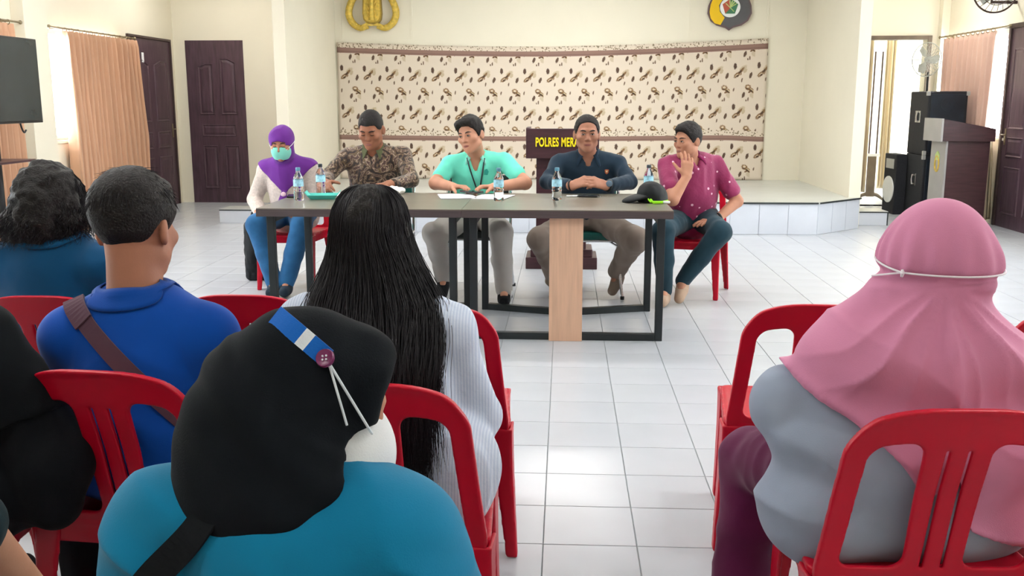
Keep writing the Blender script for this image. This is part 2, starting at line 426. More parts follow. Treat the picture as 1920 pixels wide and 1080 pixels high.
# floor of glazed tiles: grout slab, 300 nearest tiles in view as pieces, the rest joined
floor = fix(box_obj('floor', (XL-TH, YN-TH, -.10), (XR+TH, YB+TH, -.004), M['grout']), kind='structure')
T = .30; X0, Y0 = -.057, 2.895
def tile_mesh(name, w, d, t, ch):
    b = MB(); b.box((-w/2, -d/2, -t), (w/2, d/2, 0)); me = mesh_py(name, b.v, b.f)
    bm = bmesh.new(); bm.from_mesh(me); top = [e for e in bm.edges if all(v.co.z > -1e-6 for v in e.verts)]
    bmesh.ops.bevel(bm, geom=top, offset=ch, segments=1, affect='EDGES'); bm.to_mesh(me); bm.free(); return me
tme = tile_mesh('floor_tile', T-.0035, T-.0035, .006, .0012); tme.materials.append(M['tile'])
CA, SA = math.cos(math.radians(3.096)), math.sin(math.radians(3.096)); CP, SP = math.cos(math.radians(11.006)), math.sin(math.radians(11.006))
cells = []
for i in range(int((XL-X0)/T)-1, int((XR-X0)/T)+2):
    for j in range(int((YN-Y0)/T)-1, int((YB-Y0)/T)+2):
        x, y = X0+(i+.5)*T, Y0+(j+.5)*T
        if XL-.15 < x < XR+.15 and YN-.15 < y < YB+.15: cells.append((x, y))
def in_view(x, y):
    d = (-SA*x+CA*y)*CP+1.4*SP; sx = (CA*x+SA*y)/d; sy = (1.4*CP-(-SA*x+CA*y)*SP)/d
    if d < .3 or abs(sx) > .535 or sy > .30: return False
    px, py = 960+1815*sx, 540+1815*sy
    if px < 560 and py > 560: return False          # hidden behind the seated audience
    if 560 <= px < 880 and py > 600: return False
    if px > 1480 and py > 640: return False
    return True
near = sorted([c for c in cells if in_view(*c)], key=lambda c: c[0]**2+c[1]**2)[:300]
ns = set(near)
for x, y in near:
    o = link('tile', tme, None, floor); o.location = (x, y, 0); o.rotation_euler = (random.uniform(-.0012, .0012), random.uniform(-.0012, .0012), 0)
bv = np.array([v.co for v in tme.vertices]); bf = [tuple(p.vertices) for p in tme.polygons]; VV = []; FF = []
for x, y in cells:
    if (x, y) in ns: continue
    o = len(VV); VV += [(a[0]+x, a[1]+y, a[2]) for a in bv]; FF += [tuple(i+o for i in f) for f in bf]
fix(link('tile', mesh_py('floor_tiles_far', VV, FF), M['tile'], floor), kind='stuff')

# stage in the alcove, faced with white tiles
stage = fix(empty('stage', (0, 10.3, 0)), kind='structure')
SP_ = [(-2.50, 10.30), (2.66, 10.30), (3.25, 10.86), (3.25, YB), (-3.08, YB), (-3.08, 10.86)]
def rel(p, o): return (p[0]-o[0], p[1]-o[1])
MB().prism([rel(p, (0, 10.3)) for p in SP_], 0, .325).build('stage_base', M['stile'], stage)
MB().prism([rel(p, (0, 10.3)) for p in [(-2.52, 10.275), (2.67, 10.275), (3.25, 10.83), (3.25, YB), (-3.08, YB), (-3.08, 10.83)]], .325, .34).build('stage_top', M['stagetop'], stage)
def edge_run(a, b, n, name):
    a = np.array(a); b = np.array(b); L = np.linalg.norm(b-a); an = math.atan2(b[1]-a[1], b[0]-a[0]); w = L/n
    me = MB().box((-w/2+.0025, -.008, .002), (w/2-.0025, .004, .320), .0015); mesh = mesh_py('stage_tile', me.v, me.f); mesh.materials.append(M['stile'])
    for k in range(n):
        c = a+(b-a)*(k+.5)/n; o = link(name, mesh, None, stage); o.location = (c[0], c[1]-10.3, 0); o.rotation_euler = (0, 0, an)
    e = MB().box((-L/2, -.030, .326), (L/2, -.010, .342), .002).build('edge_strip', M['edge'], stage); c = (a+b)/2; e.location = (c[0], c[1]-10.3, 0); e.rotation_euler = (0, 0, an)
edge_run((-2.50, 10.30), (2.66, 10.30), 17, 'tile'); edge_run((2.66, 10.30), (3.25, 10.86), 3, 'tile'); edge_run((-3.08, 10.86), (-2.50, 10.30), 3, 'tile')
for nm, x0, x1, y0 in (('stage_step', 3.27, 3.66, 11.12), ('stage_step', -3.98, -3.22, 10.95)):
    s = fix(empty(nm, ((x0+x1)/2, y0, 0)), kind='structure'); w = (x1-x0)/2
    MB().box((-w, 0, 0), (w, .34, .145), .003).build('step_body', M['stile'], s)
    MB().box((-w, -.006, .143), (w, .34, .155), .002).build('edge_strip', M['edge'], s)
    MB().box((-w+.004, -.002, .157), (w-.004, .338, .160)).build('tread_tile', M['stagetop'], s)
    MB().box((w-.012, -.008, 0), (w, .0, .146)).build('corner_strip', M['edge'], s)

# printed cloth on the alcove wall
def printed_cloth():
    m = bpy.data.materials.new('printed_floral_cloth'); m.use_nodes = True; nt = m.node_tree; b = nt.nodes['Principled BSDF']
    b.inputs['Roughness'].default_value = .85
    uv = nod(nt, 'ShaderNodeUVMap'); uv.uv_map = 'cloth'
    sx = nod(nt, 'ShaderNodeSeparateXYZ'); nt.links.new(uv.outputs[0], sx.inputs[0])
    def mth(op, a, v=None, c=None):
        n = nod(nt, 'ShaderNodeMath', operation=op)
        for i, q in enumerate((a, v, c)):
            if q is None: continue
            if hasattr(q, 'is_linked'): nt.links.new(q, n.inputs[i])
            else: n.inputs[i].default_value = q
        return n.outputs[0]
    CW, CH = .3075, .5156
    u = mth('FLOORED_MODULO', sx.outputs[0], CW); v = mth('FLOORED_MODULO', sx.outputs[1], CH)
    cx = nod(nt, 'ShaderNodeCombineXYZ'); nt.links.new(u, cx.inputs[0]); nt.links.new(v, cx.inputs[1])
    nz = nod(nt, 'ShaderNodeTexNoise'); nz.inputs['Scale'].default_value = 60; nt.links.new(uv.outputs[0], nz.inputs['Vector'])
    wob = nod(nt, 'ShaderNodeVectorMath', operation='MULTIPLY_ADD'); wob.inputs[1].default_value = (.012, .012, 0)
    nt.links.new(nz.outputs['Color'], wob.inputs[0]); nt.links.new(cx.outputs[0], wob.inputs[2])
    n0 = nod(nt, 'ShaderNodeTexNoise'); n0.inputs['Scale'].default_value = 3; nt.links.new(uv.outputs[0], n0.inputs['Vector'])
    base = nod(nt, 'ShaderNodeMix', data_type='RGBA'); nt.links.new(n0.outputs['Fac'], base.inputs['Factor'])
    base.inputs[6].default_value = (*lin('dccfbf'), 1); base.inputs[7].default_value = (*lin('e2d4c2'), 1)
    cur = base.outputs[2]
    nr = nod(nt, 'ShaderNodeTexNoise'); nr.inputs['Scale'].default_value = 130; nr.inputs['Detail'].default_value = 2; nt.links.new(uv.outputs[0], nr.inputs['Vector']); rag = mth('MULTIPLY_ADD', nr.outputs['Fac'], 1.5, -.86)
    # leaf and blossom marks of one repeat: centre, half axes, turn, colour (units: 1.875 mm)
    marks = [(200, 447, 24, 12, 35, 'c9b89c'), (215, 462, 14, 9, 60, 'c4b295'), (190, 462, 22, 7, 52, '8a6a48'), (160, 490, 22, 11, 38, '8a6a48'), (160, 490, 12, 4, 38, 'd8c6aa'), (176, 474, 12, 6, 20, '7a5c40'),
             (187, 484, 8, 3, 70, '8a6a48'), (182, 468, 11, 5, 52, '54402f'), (163, 496, 9, 5, 30, '5a4432'), (145, 430, 9, 17, 0, '5c463a'), (255, 495, 8, 17, -18, '624c3e'), (195, 526, 4, 11, -10, '7a6452'), (230, 392, 4, 11, 5, '7a6452'),
             (275, 630, 20, 13, -30, 'cbbba2'), (240, 576, 18, 15, -30, '8e6e4c'), (240, 574, 9, 7, -30, 'dccbb0'), (266, 596, 24, 10, -34, '86663f'), (268, 594, 13, 3.5, -34, 'd0bc98'), (252, 606, 9, 5, 20, '7a5c40'),
             (262, 599, 12, 5, -34, '54402f'), (236, 584, 8, 4, -10, '5a4432'), (210, 626, 8, 16, -18, '624c3e'), (305, 588, 4, 11, -8, '7a6452'), (243, 655, 4, 11, 0, '7a6452')]
    for x, y, a, c, rot, hx in marks:
        mp = nod(nt, 'ShaderNodeMapping', vector_type='TEXTURE'); s = .001875
        px = ((x-115)*s) % CW; py = ((668-y)*s) % CH
        mp.inputs['Location'].default_value = (px+.006, py+.006, 0); mp.inputs['Rotation'].default_value = (0, 0, math.radians(rot)); mp.inputs['Scale'].default_value = (a*s*1.1, c*s*1.12, 1)
        nt.links.new(wob.outputs[0], mp.inputs[0])
        ln = nod(nt, 'ShaderNodeVectorMath', operation='LENGTH'); nt.links.new(mp.outputs[0], ln.inputs[0])
        f = mth('LESS_THAN', mth('ADD', ln.outputs[1], rag), 1.0)
        mx = nod(nt, 'ShaderNodeMix', data_type='RGBA'); nt.links.new(f, mx.inputs['Factor']); nt.links.new(cur, mx.inputs[6]); mx.inputs[7].default_value = (*lin(hx), 1)
        cur = mx.outputs[2]
    # speckled border strips and brown bands (v runs from the bottom hem)
    vv = nod(nt, 'ShaderNodeTexVoronoi'); vv.inputs['Scale'].default_value = 38; nt.links.new(uv.outputs[0], vv.inputs['Vector'])
    sp = mth('LESS_THAN', vv.outputs['Distance'], .36)
    spk = nod(nt, 'ShaderNodeMix', data_type='RGBA'); nt.links.new(sp, spk.inputs['Factor']); spk.inputs[6].default_value = (*lin('dfd2c0'), 1); spk.inputs[7].default_value = (*lin('8f8068'), 1)
    def band(cur, v0, v1, src):
        f = mth('MULTIPLY', mth('GREATER_THAN', sx.outputs[1], v0), mth('LESS_THAN', sx.outputs[1], v1))
        mx = nod(nt, 'ShaderNodeMix', data_type='RGBA'); nt.links.new(f, mx.inputs['Factor']); nt.links.new(cur, mx.inputs[6])
        if isinstance(src, str): mx.inputs[7].default_value = (*lin(src), 1)
        else: nt.links.new(src, mx.inputs[7])
        return mx.outputs[2]
    cur = band(cur, 1.745, 1.81, spk.outputs[2]); cur = band(cur, 1.675, 1.745, '94756a'); cur = band(cur, 1.69, 1.70, '7d6058')
    cur = band(cur, .59, .66, spk.outputs[2]); cur = band(cur, .525, .59, '94756a'); cur = band(cur, .54, .55, '7d6058')
    nt.links.new(cur, b.inputs['Base Color'])
    return m
NX, NZ = 160, 40; xa, xb = -3.06, 2.64; V = []; UV = []
for j in range(NZ+1):
    for i in range(NX+1):
        s = i/NX; v = j/NZ; x = xa+(xb-xa)*s; q = 2*s-1
        z = .345+v*1.81+(-.065*(1-q*q)+.035*max(0, q))*v - .03*math.exp(-((s-1)/.06)**2)*math.exp(-((v-.35)/.25)**2)
        y = YB-.022-.010*math.sin(s*60)*(.5+.5*math.sin(s*13))*(1-.4*v)-.006*math.sin(7*v+9*s)
        V.append((x, y-YB, z)); UV.append((s*(xb-xa), v*1.81))
F = [(j*(NX+1)+i, j*(NX+1)+i+1, (j+1)*(NX+1)+i+1, (j+1)*(NX+1)+i) for j in range(NZ) for i in range(NX)]
me = mesh_py('printed_cloth', V, F, True); ul = me.uv_layers.new(name='cloth')
for p in me.polygons:
    for li, vi in zip(p.loop_indices, p.vertices): ul.data[li].uv = UV[vi]
o = link('printed_backdrop_cloth', me, printed_cloth()); o.location = (0, YB, 0)
sm = o.modifiers.new('thickness', 'SOLIDIFY'); sm.thickness = .004; sm.offset = -1
fix(o, 'wide cream backdrop cloth with brown floral print hung on the stage wall', 'backdrop')

# doors --------------------------------------------------------------------------------------------
def door_leaf(root, w, h, m, layout, t=.045, handle=True, hs=1):
    """leaf in local x (0..w), faces -y; raised panels as pieces"""
    MB().box((0, 0, .0), (w, t, h), .003).build('leaf', m, root)
    for x0, x1, z0, z1, arch in layout:
        a, c, d, e = x0*w, x1*w, z0*h, z1*h
        if arch:
            poly = [(a, d), (c, d), (c, e-arch[1]), ((a+c)/2, e-.4*min(arch)), (a, e-arch[0])]
        else: poly = [(a, d), (c, d), (c, e), (a, e)]
        mt = Matrix.Rotation(PI/2, 4, 'X')
        cx = (a+c)/2; cy = (d+e)/2
        def sh(k): return [(cx+(p[0]-cx)*(1-k/(abs(c-a)/2)), cy+(p[1]-cy)*(1-k/(abs(e-d)/2))) for p in poly]
        # frame moulding then raised field
        pn = MB()
        o_, i_ = poly, sh(.022)
        n = len(poly); base = len(pn.v)
        for pt, yy in ((o_, 0), (sh(.008), -.012), (i_, -.002), (sh(.05), -.010)):
            pn.v += [(p[0], yy, p[1]) for p in pt]
        for r in range(3):
            for k in range(n): pn.f.append((r*n+k, r*n+(k+1) % n, (r+1)*n+(k+1) % n, (r+1)*n+k))
        pn.f.append(tuple(3*n+k for k in range(n)))
        pn.build('panel', m, root)
    if handle:
        hx = w-.06 if hs > 0 else .06
        hb = MB().box((hx-.018, -.008, h*.46-.09), (hx+.018, .0, h*.46+.09), .003); hb.tube([(hx, -.005, h*.47), (hx, -.05, h*.47), (hx-hs*.10, -.05, h*.47)], .008, 8)
        hb.build('door_handle', M['rod'], root, True)
def frame_x(name, root, w, h, m, fw=.06, t=.07):
    b = MB().box((-fw, -.02, 0), (0, t, h+fw), .004).box((w, -.02, 0), (w+fw, t, h+fw), .004).box((0, -.02, h), (w, t, h+fw), .004)
    b.build(name, m, root)
LAY = [(.20, .46, .55, .86, (.035, .0)), (.58, .86, .55, .89, (.0, .05)), (.22, .82, .415, .49, None), (.22, .48, .09, .36, None), (.60, .86, .09, .36, None)]
d = fix(empty('door_2', (DX2[0]-.006, YB-.012, 0)), kind='structure'); door_leaf(d, DX2[1]-DX2[0]+.012, 2.185, M['door'], LAY, handle=False)
d = fix(empty('door_1', (XL+.012, D1[0]-.006, 0), PI/2), kind='structure')
door_leaf(d, D1[1]-D1[0]+.012, 2.156, M['door'], [(.12, .42, .52, .88, (.0, .06)), (.56, .88, .52, .88, (.06, .0)), (.12, .42, .36, .46, None), (.56, .88, .36, .46, None), (.12, .42, .07, .31, None), (.56, .88, .07, .31, None)], hs=1)
MB().box((.34, -.010, 1.86), (.40, -.001, 1.98), .004).build('door_notice', M['paper'], d)
frame_x('door_frame', d, D1[1]-D1[0]+.012, 2.156, M['doordk'], .03)
d = fix(empty('door_3', (XR-.012, D3[1]+.006, 0), -PI/2), kind='structure')
door_leaf(d, D3[1]-D3[0]+.012, 2.166, M['door'], [(.10, .44, .50, .9, (.0, .06)), (.56, .9, .50, .9, (.06, .0)), (.10, .44, .36, .46, None), (.56, .9, .36, .46, None), (.10, .44, .07, .31, None), (.56, .9, .07, .31, None)], hs=-1)
frame_x('door_frame', d, D3[1]-D3[0]+.012, 2.166, M['doordk'], .05)
d = fix(empty('door_4', (DX4[0], YB-.01, 0)), kind='structure'); frame_x('door_frame', d, DX4[1]-DX4[0], 2.165, M['framegr'], .05, TH+.02)

# bright room behind the open doorway
y0 = YB+TH; y1 = y0+3.2
fix(box_obj('floor_next_room', (3.2, y0-TH, -.1), (7.4, y1, 0), M['tile']), kind='structure')
fix(MB().box((3.2, y1, 0), (7.4, y1+.1, HC)).box((3.1, y0, 0), (3.2, y1, HC)).box((7.4, y0, 0), (7.5, y1, .6)).box((7.4, y0, 2.6), (7.5, y1, HC)).box((XR+TH, y0-.02, 0), (7.4, y0, HC)).build('wall_next_room', M['wall_outer']), kind='structure')
fix(box_obj('ceiling_next_room', (3.1, y0, HC), (7.5, y1+.1, HC+.1), M['ceil']), kind='structure')
area('daylight_next_room', (7.6, y0+1.6, 1.6), (0, math.radians(90), 0), 2.0, 3.0, 230, DAY)
d = fix(empty('door_5', (5.62, y0+1.15, 0), math.radians(-100)), kind='structure')     # white leaf with arched mouldings, standing open
door_leaf(d, .72, 2.1, M['white'], [(.16, .47, .42, .92, (.0, .08)), (.53, .84, .42, .92, (.08, .0)), (.16, .84, .10, .36, None)], hs=1)

# windows -------------------------------------------------------------------------------------------
def window(name, x, yc, w, s):
    r = fix(empty(name, (x, yc, WZ0)), kind='structure'); h = WZ1-WZ0; fw = .045
    b = MB()
    for q in (-w/2, w/2-fw): b.box((-.03, q, 0), (.03, q+fw, h))
    b.box((-.03, -w/2, 0), (.03, w/2, fw)).box((-.03, -w/2, h-fw), (.03, w/2, h)).box((-.02, -.02, fw), (.02, .02, h-fw))
    b.build('window_frame', M['alu'], r)
    for q in (-1, 1):
        c = q*w/4; MB().box((-.003, c-w/4+.03, fw), (.003, c+w/4-.03, h-fw)).build('pane', M['glass'], r)
    MB().box((-.05 if s > 0 else -.10, -w/2-.03, -.03), (.10 if s > 0 else .05, w/2+.03, 0), .004).build('window_sill', M['wall_outer'], r)
for k, (y, w) in enumerate(WIN_L): window('window_%d' % (k+1), XL-TH/2, y, w, 1)
for k, (y, w) in enumerate(WIN_R): window('window_%d' % (k+5), XR+TH/2, y, w, -1)

# curtains and rods: gathered cloth along the side walls
def curtain(x, y0, y1, ztop, zbot, m, label, folds, seed, s=1, taper=0., group=None, am=1.):
    n = int((y1-y0)*130); nz = 26; V = []; rg = random.Random(seed); ph = [rg.uniform(0, 6) for _ in range(4)]
    for j in range(nz+1):
        v = j/nz; z = zbot+(ztop-zbot)*v
        for i in range(n+1):
            u = i/n; y = y0+(y1-y0)*u+taper*(1-v)*(u-.3)
            a = am*(.075+.025*math.sin(u*7+ph[0])); f = folds*2*PI*u+.5*math.sin(3*u*PI+ph[1])+.35*math.sin(v*2.2+u*5+ph[3])
            w = (1-2*abs(math.sin(f/2))**.8)+.30*math.sin(2*f+ph[2])
            amp = a*(.55+.45*(1-v)) if v < .97 else a*.4
            V.append((s*(.04+.08*am+amp*w), y-(y0+y1)/2, z))
    Fc = [(j*(n+1)+i, j*(n+1)+i+1, (j+1)*(n+1)+i+1, (j+1)*(n+1)+i) for j in range(nz) for i in range(n)]
    o = empty('curtain', (x, (y0+y1)/2, 0))
    c = link('cloth', mesh_py('curtain_cloth', V, Fc, True), m, o); sm = c.modifiers.new('thickness', 'SOLIDIFY'); sm.thickness = .003
    k = max(3, int((y1-y0)/.13))
    for i in range(k):
        yy = -(y1-y0)/2+.06+i*(y1-y0-.12)/(k-1)
        MB().tube([(s*.10+.022*math.cos(t), yy, ztop+.012+.022*math.sin(t)) for t in np.linspace(0, 2*PI, 13)], .004, 6).build('curtain_ring', M['rod'], o, True)
    return fix(o, label, 'curtain', group)
def rod(x, y0, y1, z, label, s=1):
    o = empty('curtain_rod', (x, (y0+y1)/2, z)); L = (y1-y0)/2
    MB().tube([(s*.10, -L, 0), (s*.10, L, 0)], .010, 10).build('pole', M['rod'], o, True)
    for q in (-L, L): MB().lathe([(.004, -.02), (.016, -.012), (.02, 0), (.014, .014), (.004, .02)], 12, (s*.10, q, 0), Matrix.Rotation(PI/2, 3, 'X')).build('finial', M['rod'], o, True)
    for q in (-L*.8, L*.8): MB().box((min(0, s*.10), q-.01, -.012), (max(0, s*.10), q+.01, .012)).build('bracket', M['rod'], o)
    return fix(o, label, 'curtain rod')
curtain(XL, 10.05, 11.72, 2.10, .03, M['curt'], 'long salmon curtain beside the dark door on the left wall', 15, 3, 1, .05)
rod(XL, 9.80, 11.78, 2.125, 'thin rod carrying the salmon curtain beside the left door')
curtain(XL, 7.55, 9.12, 2.10, .03, M['curt'], 'salmon curtain partly hidden behind the television screen', 14, 5, 1)
rod(XL, 7.3, 9.28, 2.125, 'short rod end above the television at the left edge')
curtain(XR, 11.46, 12.98, 2.16, .45, M['curt2'], 'pale rose curtain on the right wall behind the speakers', 11, 9, -1, am=.6)
rod(XR, 11.1, 13.1, 2.185, 'curtain rod running above the rose curtain on the right wall', -1)
curtain(XR, 11.30, 11.42, 1.0, .05, M['curt3'], 'narrow yellowish curtain end hanging between dark podium and right door', 2, 11, -1)
# in the next room
for k, (x, w, lab) in enumerate(((4.02, .20, 'narrow ochre curtain just inside the left jamb of the open doorway'), (4.98, .15, 'orange ochre curtain deeper in the bright room behind the doorway'))):
    o = curtain(0, -w/2, w/2, 2.3, .15 if k == 0 else .1, M['curt3'], lab, 3, 20+k, 1); o.location = (x if k == 0 else 4.72, y0+(.35 if k == 0 else 1.5), 0); o.rotation_euler = (0, 0, -PI/2)
# coat stands with round feet in the doorway
for k, (x, y) in enumerate(((4.30, y0+.55), (4.12, y0+1.0))):
    o = empty('partition_stand', (x, y, 0))
    for q in (-.05, .05): MB().tube([(q, 0, .1), (q, 0, 2.05)], .012, 8).build('post', M['doordk'], o, True)
    MB().box((-.055, -.03, .06), (.055, .03, .62), .006).build('plinth', M['framegr'], o)
    MB().box((-.17, -.02, .62), (.10, .02, .66), .004).build('cross_bar', M['white'], o)
    for q in (-1, 1): MB().tube(spline([(0, 0, .10), (q*.10, 0, .08), (q*.19, 0, .015)], 8), [.03, .03, .028, .026, .024, .022, .018, .015], 8).build('foot', M['framegr'], o, True)
    fix(o, ['brown wooden partition stand with curved feet in the doorway', 'thin brown stand standing farther behind in the bright next room'][k], 'stand')

# television on a stand at the left wall
tv = fix(empty('television', (-4.7, 7.96, 0)), 'large dark flat television at the left edge of the room', 'television')
MB().box((-.03, -.62, 1.20), (.02, .62, 1.925), .006).build('housing', M['tvframe'], tv)
MB().box((.0205, -.605, 1.222), (.0235, .605, 1.912)).build('screen', M['screen'], tv)
MB().box((-.09, -.20, 1.35), (-.03, .20, 1.75), .01).build('bracket', M['tvframe'], tv)
MB().tube([(-.07, 0, .05), (-.07, 0, 1.5)], .03, 12).build('pole', M['tvframe'], tv, True)
MB().box((-.28, -.42, .875), (.10, .30, .895), .004).build('shelf', M['lect'], tv)
for q in (-.4, .4): MB().box((-.32, q-.03, .01), (.25, q+.03, .06), .01).build('foot', M['tvframe'], tv)
MB().box((-.09, -.43, .03), (-.05, .43, .06)).build('foot_bar', M['tvframe'], tv)
MB().tube(spline([(0, .28, 1.2), (.0, .30, 1.15), (0, .33, 1.12), (0, .36, 1.14)], 12), .008, 6).build('cable', M['tvframe'], tv, True)

# ceiling lamps, above the frame; last four added to brighten backs and door corners
for k, (x, y) in enumerate(LAMPS):
    o = fix(empty('ceiling_lamp', (x, y, HC)), 'twin tube ceiling lamp over the '+('left rear seats', 'right rear seats', 'left aisle', 'joined tables', 'right aisle', 'left side of the stage front', 'stage', 'right side of the stage front', 'back of the room on the left, added as fill', 'back of the room on the right, added as fill', 'left corner doors, added to brighten them', 'right corner doorway, added to brighten it')[k], 'ceiling lamp', 'fluorescent ceiling lamps')
    MB().box((-.62, -.15, -.05), (.62, .15, 0), .006).build('tray', M['white'], o)
    for q in (-.07, .07): MB().tube([(-.58, q, -.075), (.58, q, -.075)], .016, 8).build('tube', M['lamp'], o, True)
    area('lamp_light', (x, y, HC-.12), (0, 0, 0), 1.2, .3, LW[k], (1., .98, .95))

# crests on the alcove wall -------------------------------------------------------------------------
def crest_gold():
    o = empty('gold_crest', (-2.56, YB-.055, 2.66))
    def ring(pts, r): return MB().tube(spline(pts, 40), r, 10)
    for s in (-1, 1):   # rice and cotton wreath, left and right
        pts = [(s*.06, 0, -.30), (s*.17, 0, -.325), (s*.27, 0, -.26), (s*.315, 0, -.14), (s*.28, 0, .0), (s*.20, 0, .12), (s*.17, 0, .22)]
        MB().tube(spline(pts, 40), [.035+.012*math.sin(math.pi*t) for t in np.linspace(0, 1, 40)], 10).build('wreath', M['gold'], o, True)
        sp = spline(pts, 26)
        for k in range(1, 25):
            d = sp[min(k+1, 25)]-sp[k-1]; d /= np.linalg.norm(d); nrm = np.array([-d[2], 0, d[0]])
            for q in (-1, 0, 1):
                c = sp[k]+nrm*q*.024+np.array([0, -.034, 0]); e = c+d*.022+nrm*q*.012
                MB().tube([c, (c+e)/2, e], [.004, .009, .003], 6).build('grain', M['gold'], o, True) if (k % 2 == 0) else None
    S_ = 1.16; sh = [(x_*S_, z_) for x_, z_ in [(-.105, -.02), (-.11, -.14), (-.10, -.22), (-.07, -.262), (0, -.275), (.07, -.262), (.10, -.22), (.11, -.14), (.105, -.02), (.10, .14), (0, .19), (-.10, .14)]]
    mt = Matrix.Rotation(PI/2, 4, 'X')
    MB().prism(sh, -.05, .04, mt).build('shield', M['golddk'], o)
    MB().prism([(x*.86, z*.9-.005) for x, z in sh], .04, .05, mt).build('shield_field', M['gold'], o)
    MB().tube([(0, -.05, -.23), (0, -.056, -.05), (0, -.05, .12)], [.045, .03, .038], 12).build('torch', M['gold'], o, True)
    for s in (-1, 1):
        for k in range(4):
            z = -.20+k*.06; MB().tube(spline([(s*.025, -.052, z), (s*.055, -.056, z+.035), (s*.078, -.052, z+.085)], 8), [.006, .009, .011, .011, .010, .008, .006, .003], 6).build('flame', M['gold'], o, True)
    MB().prism([(-.16, -.335), (-.10, -.30), (.10, -.30), (.16, -.335), (.13, -.285), (.08, -.262), (0, -.285), (-.08, -.262), (-.13, -.285)], .02, .045, mt).build('ribbon', M['gold'], o)
    return fix(o, 'gold wreathed crest high on the wall above the printed cloth', 'crest')
crest_gold()
def crest_shield():
    o = empty('shield_crest', (2.12, YB-.02, 2.62)); mt = Matrix.Rotation(PI/2, 4, 'X')
    half = [(0, -.335), (.05, -.30), (.16, -.27), (.24, -.215), (.285, -.12), (.275, -.02), (.235, .08), (.22, .17), (.26, .27), (.18, .30), (.09, .30), (0, .34)]
    out = [(-x, z) for x, z in reversed(half[1:-1])]; full = half+out
    MB().prism(full, 0, .03, mt).build('rim', M['sh_rim'], o)
    dark = [(x*.93, z*.93) for x, z in full]; MB().prism(dark, .03, .036, mt).build('field', M['sh_blk'], o)
    yel = [(-.115, -.265), (-.19, -.245), (-.245, -.18), (-.262, -.10), (-.25, -.01), (-.215, .08), (-.205, .17), (-.23, .24), (-.10, .27), (-.10, .05), (-.145, -.02), (-.13, -.10), (-.065, -.175)]
    MB().prism(yel, .036, .042, mt).build('yellow_field', M['sh_yel'], o)
    c = -.045; rr = .125
    MB().prism([(rr*1.04*math.cos(t), c+rr*math.sin(t)) for t in np.linspace(0, 2*PI, 40, endpoint=False)], .042, .050, mt).build('white_disc', M['sh_wht'], o)
    P5 = [(.105*math.cos(PI/2+2*PI*k/5), c+.005+.105*math.sin(PI/2+2*PI*k/5)) for k in range(5)]
    MB().prism([P5[0], P5[1], P5[2], (0, c-.01)], .050, .056, mt).build('red_field', M['sh_red'], o)
    MB().prism([P5[0], (0, c-.01), P5[2], P5[3], P5[4]], .050, .056, mt).build('green_field', M['sh_grn'], o)
    MB().tube([(-.06, -.06, c+.05), (.05, -.06, c-.055)], .006, 6).build('spear', M['sh_pale'], o, True)
    for k in range(4):
        a = math.radians(30+k*22); MB().tube([(.0, -.06, c-.005), (.07*math.cos(a), -.06, c+.07*math.sin(a)), (.095*math.cos(a), -.06, c+.095*math.sin(a))], [.004, .009, .003], 6).build('plume', M['sh_pale'], o, True)
    return fix(o, 'yellow and charcoal shield crest with white disc above the cloth', 'crest')
crest_shield()

# lecterns and loudspeakers ---------------------------------------------------------------------------
def text_mesh(s, size, depth, m, parent, loc, rot=(PI/2, 0, 0), name='lettering', bold=.0, sxx=1.):
    c = bpy.data.curves.new(name, 'FONT'); c.body = s; c.size = size; c.extrude = depth; c.offset = bold; c.align_x = 'CENTER'; c.align_y = 'CENTER'; c.space_character = 1.08
    t = bpy.data.objects.new(name, c); COL.objects.link(t); bpy.context.view_layer.update()
    me = bpy.data.meshes.new_from_object(t.evaluated_get(bpy.context.evaluated_depsgraph_get())); bpy.data.objects.remove(t)
    o = link(name, me, m, parent); o.location = loc; o.rotation_euler = rot; o.scale = (sxx, 1, 1); return o
lc = fix(empty('lectern', (-.02, 8.08, 0)), 'maroon wooden lectern with yellow lettering behind the seated men', 'lectern')
MB().box((-.30, -.05, .925), (.30, -.015, 1.168), .004).build('front_board', M['lect'], lc)
MB().box((-.30, -.015, .935), (-.27, .34, 1.175), .004).box((.27, -.015, .935), (.30, .34, 1.175), .004).build('side_board', M['lect'], lc)
MB().box((-.27, -.01, 1.09), (.27, .34, 1.115)).build('desk_board', M['lect'], lc)
MB().box((-.215, .0, .16), (.205, .28, .935), .004).build('column', M['lect'], lc)
MB().box((-.30, -.05, .0), (.30, .34, .10), .006).build('base', M['lect'], lc); MB().box((-.26, -.025, .10), (.26, .31, .165), .006).build('base_step', M['lect'], lc)
text_mesh('POLRES MERAUKE', .100, .004, M['yellow'], lc, (.008, -.055, 1.055), bold=.003, sxx=.535)

pd = fix(empty('podium', (4.30, 11.12, 0), math.radians(0)), 'dark maroon podium with grey front plate beside the black loudspeakers', 'podium')
sl = [(-.14, -.235, 1.19), (.50, -.235, 1.10)]
pb = MB(); pb.v = [(-.20, -.24, .955), (.36, -.24, .955), (.36, -.24, 1.09), (-.20, -.24, 1.195), (-.20, .26, .955), (.36, .26, .955), (.36, .26, 1.09), (-.20, .26, 1.195)]
pb.f = [(0, 1, 2, 3), (1, 5, 6, 2), (5, 4, 7, 6), (4, 0, 3, 7), (3, 2, 6, 7), (4, 5, 1, 0)]; pb.build('desk_box', M['lect'], pd)
MB().box((-.225, -.25, .95), (-.20, .27, 1.20), .003).build('front_plate', M['lectsilver'], pd)
MB().box((-.12, -.20, .06), (.33, .22, .955), .004).build('column', M['lect'], pd)
MB().box((-.145, -.205, .06), (-.12, .22, .955), .003).build('front_panel', M['lectsilver'], pd)
MB().box((-.20, -.25, 0), (.37, .27, .06), .005).build('base', M['lect'], pd)
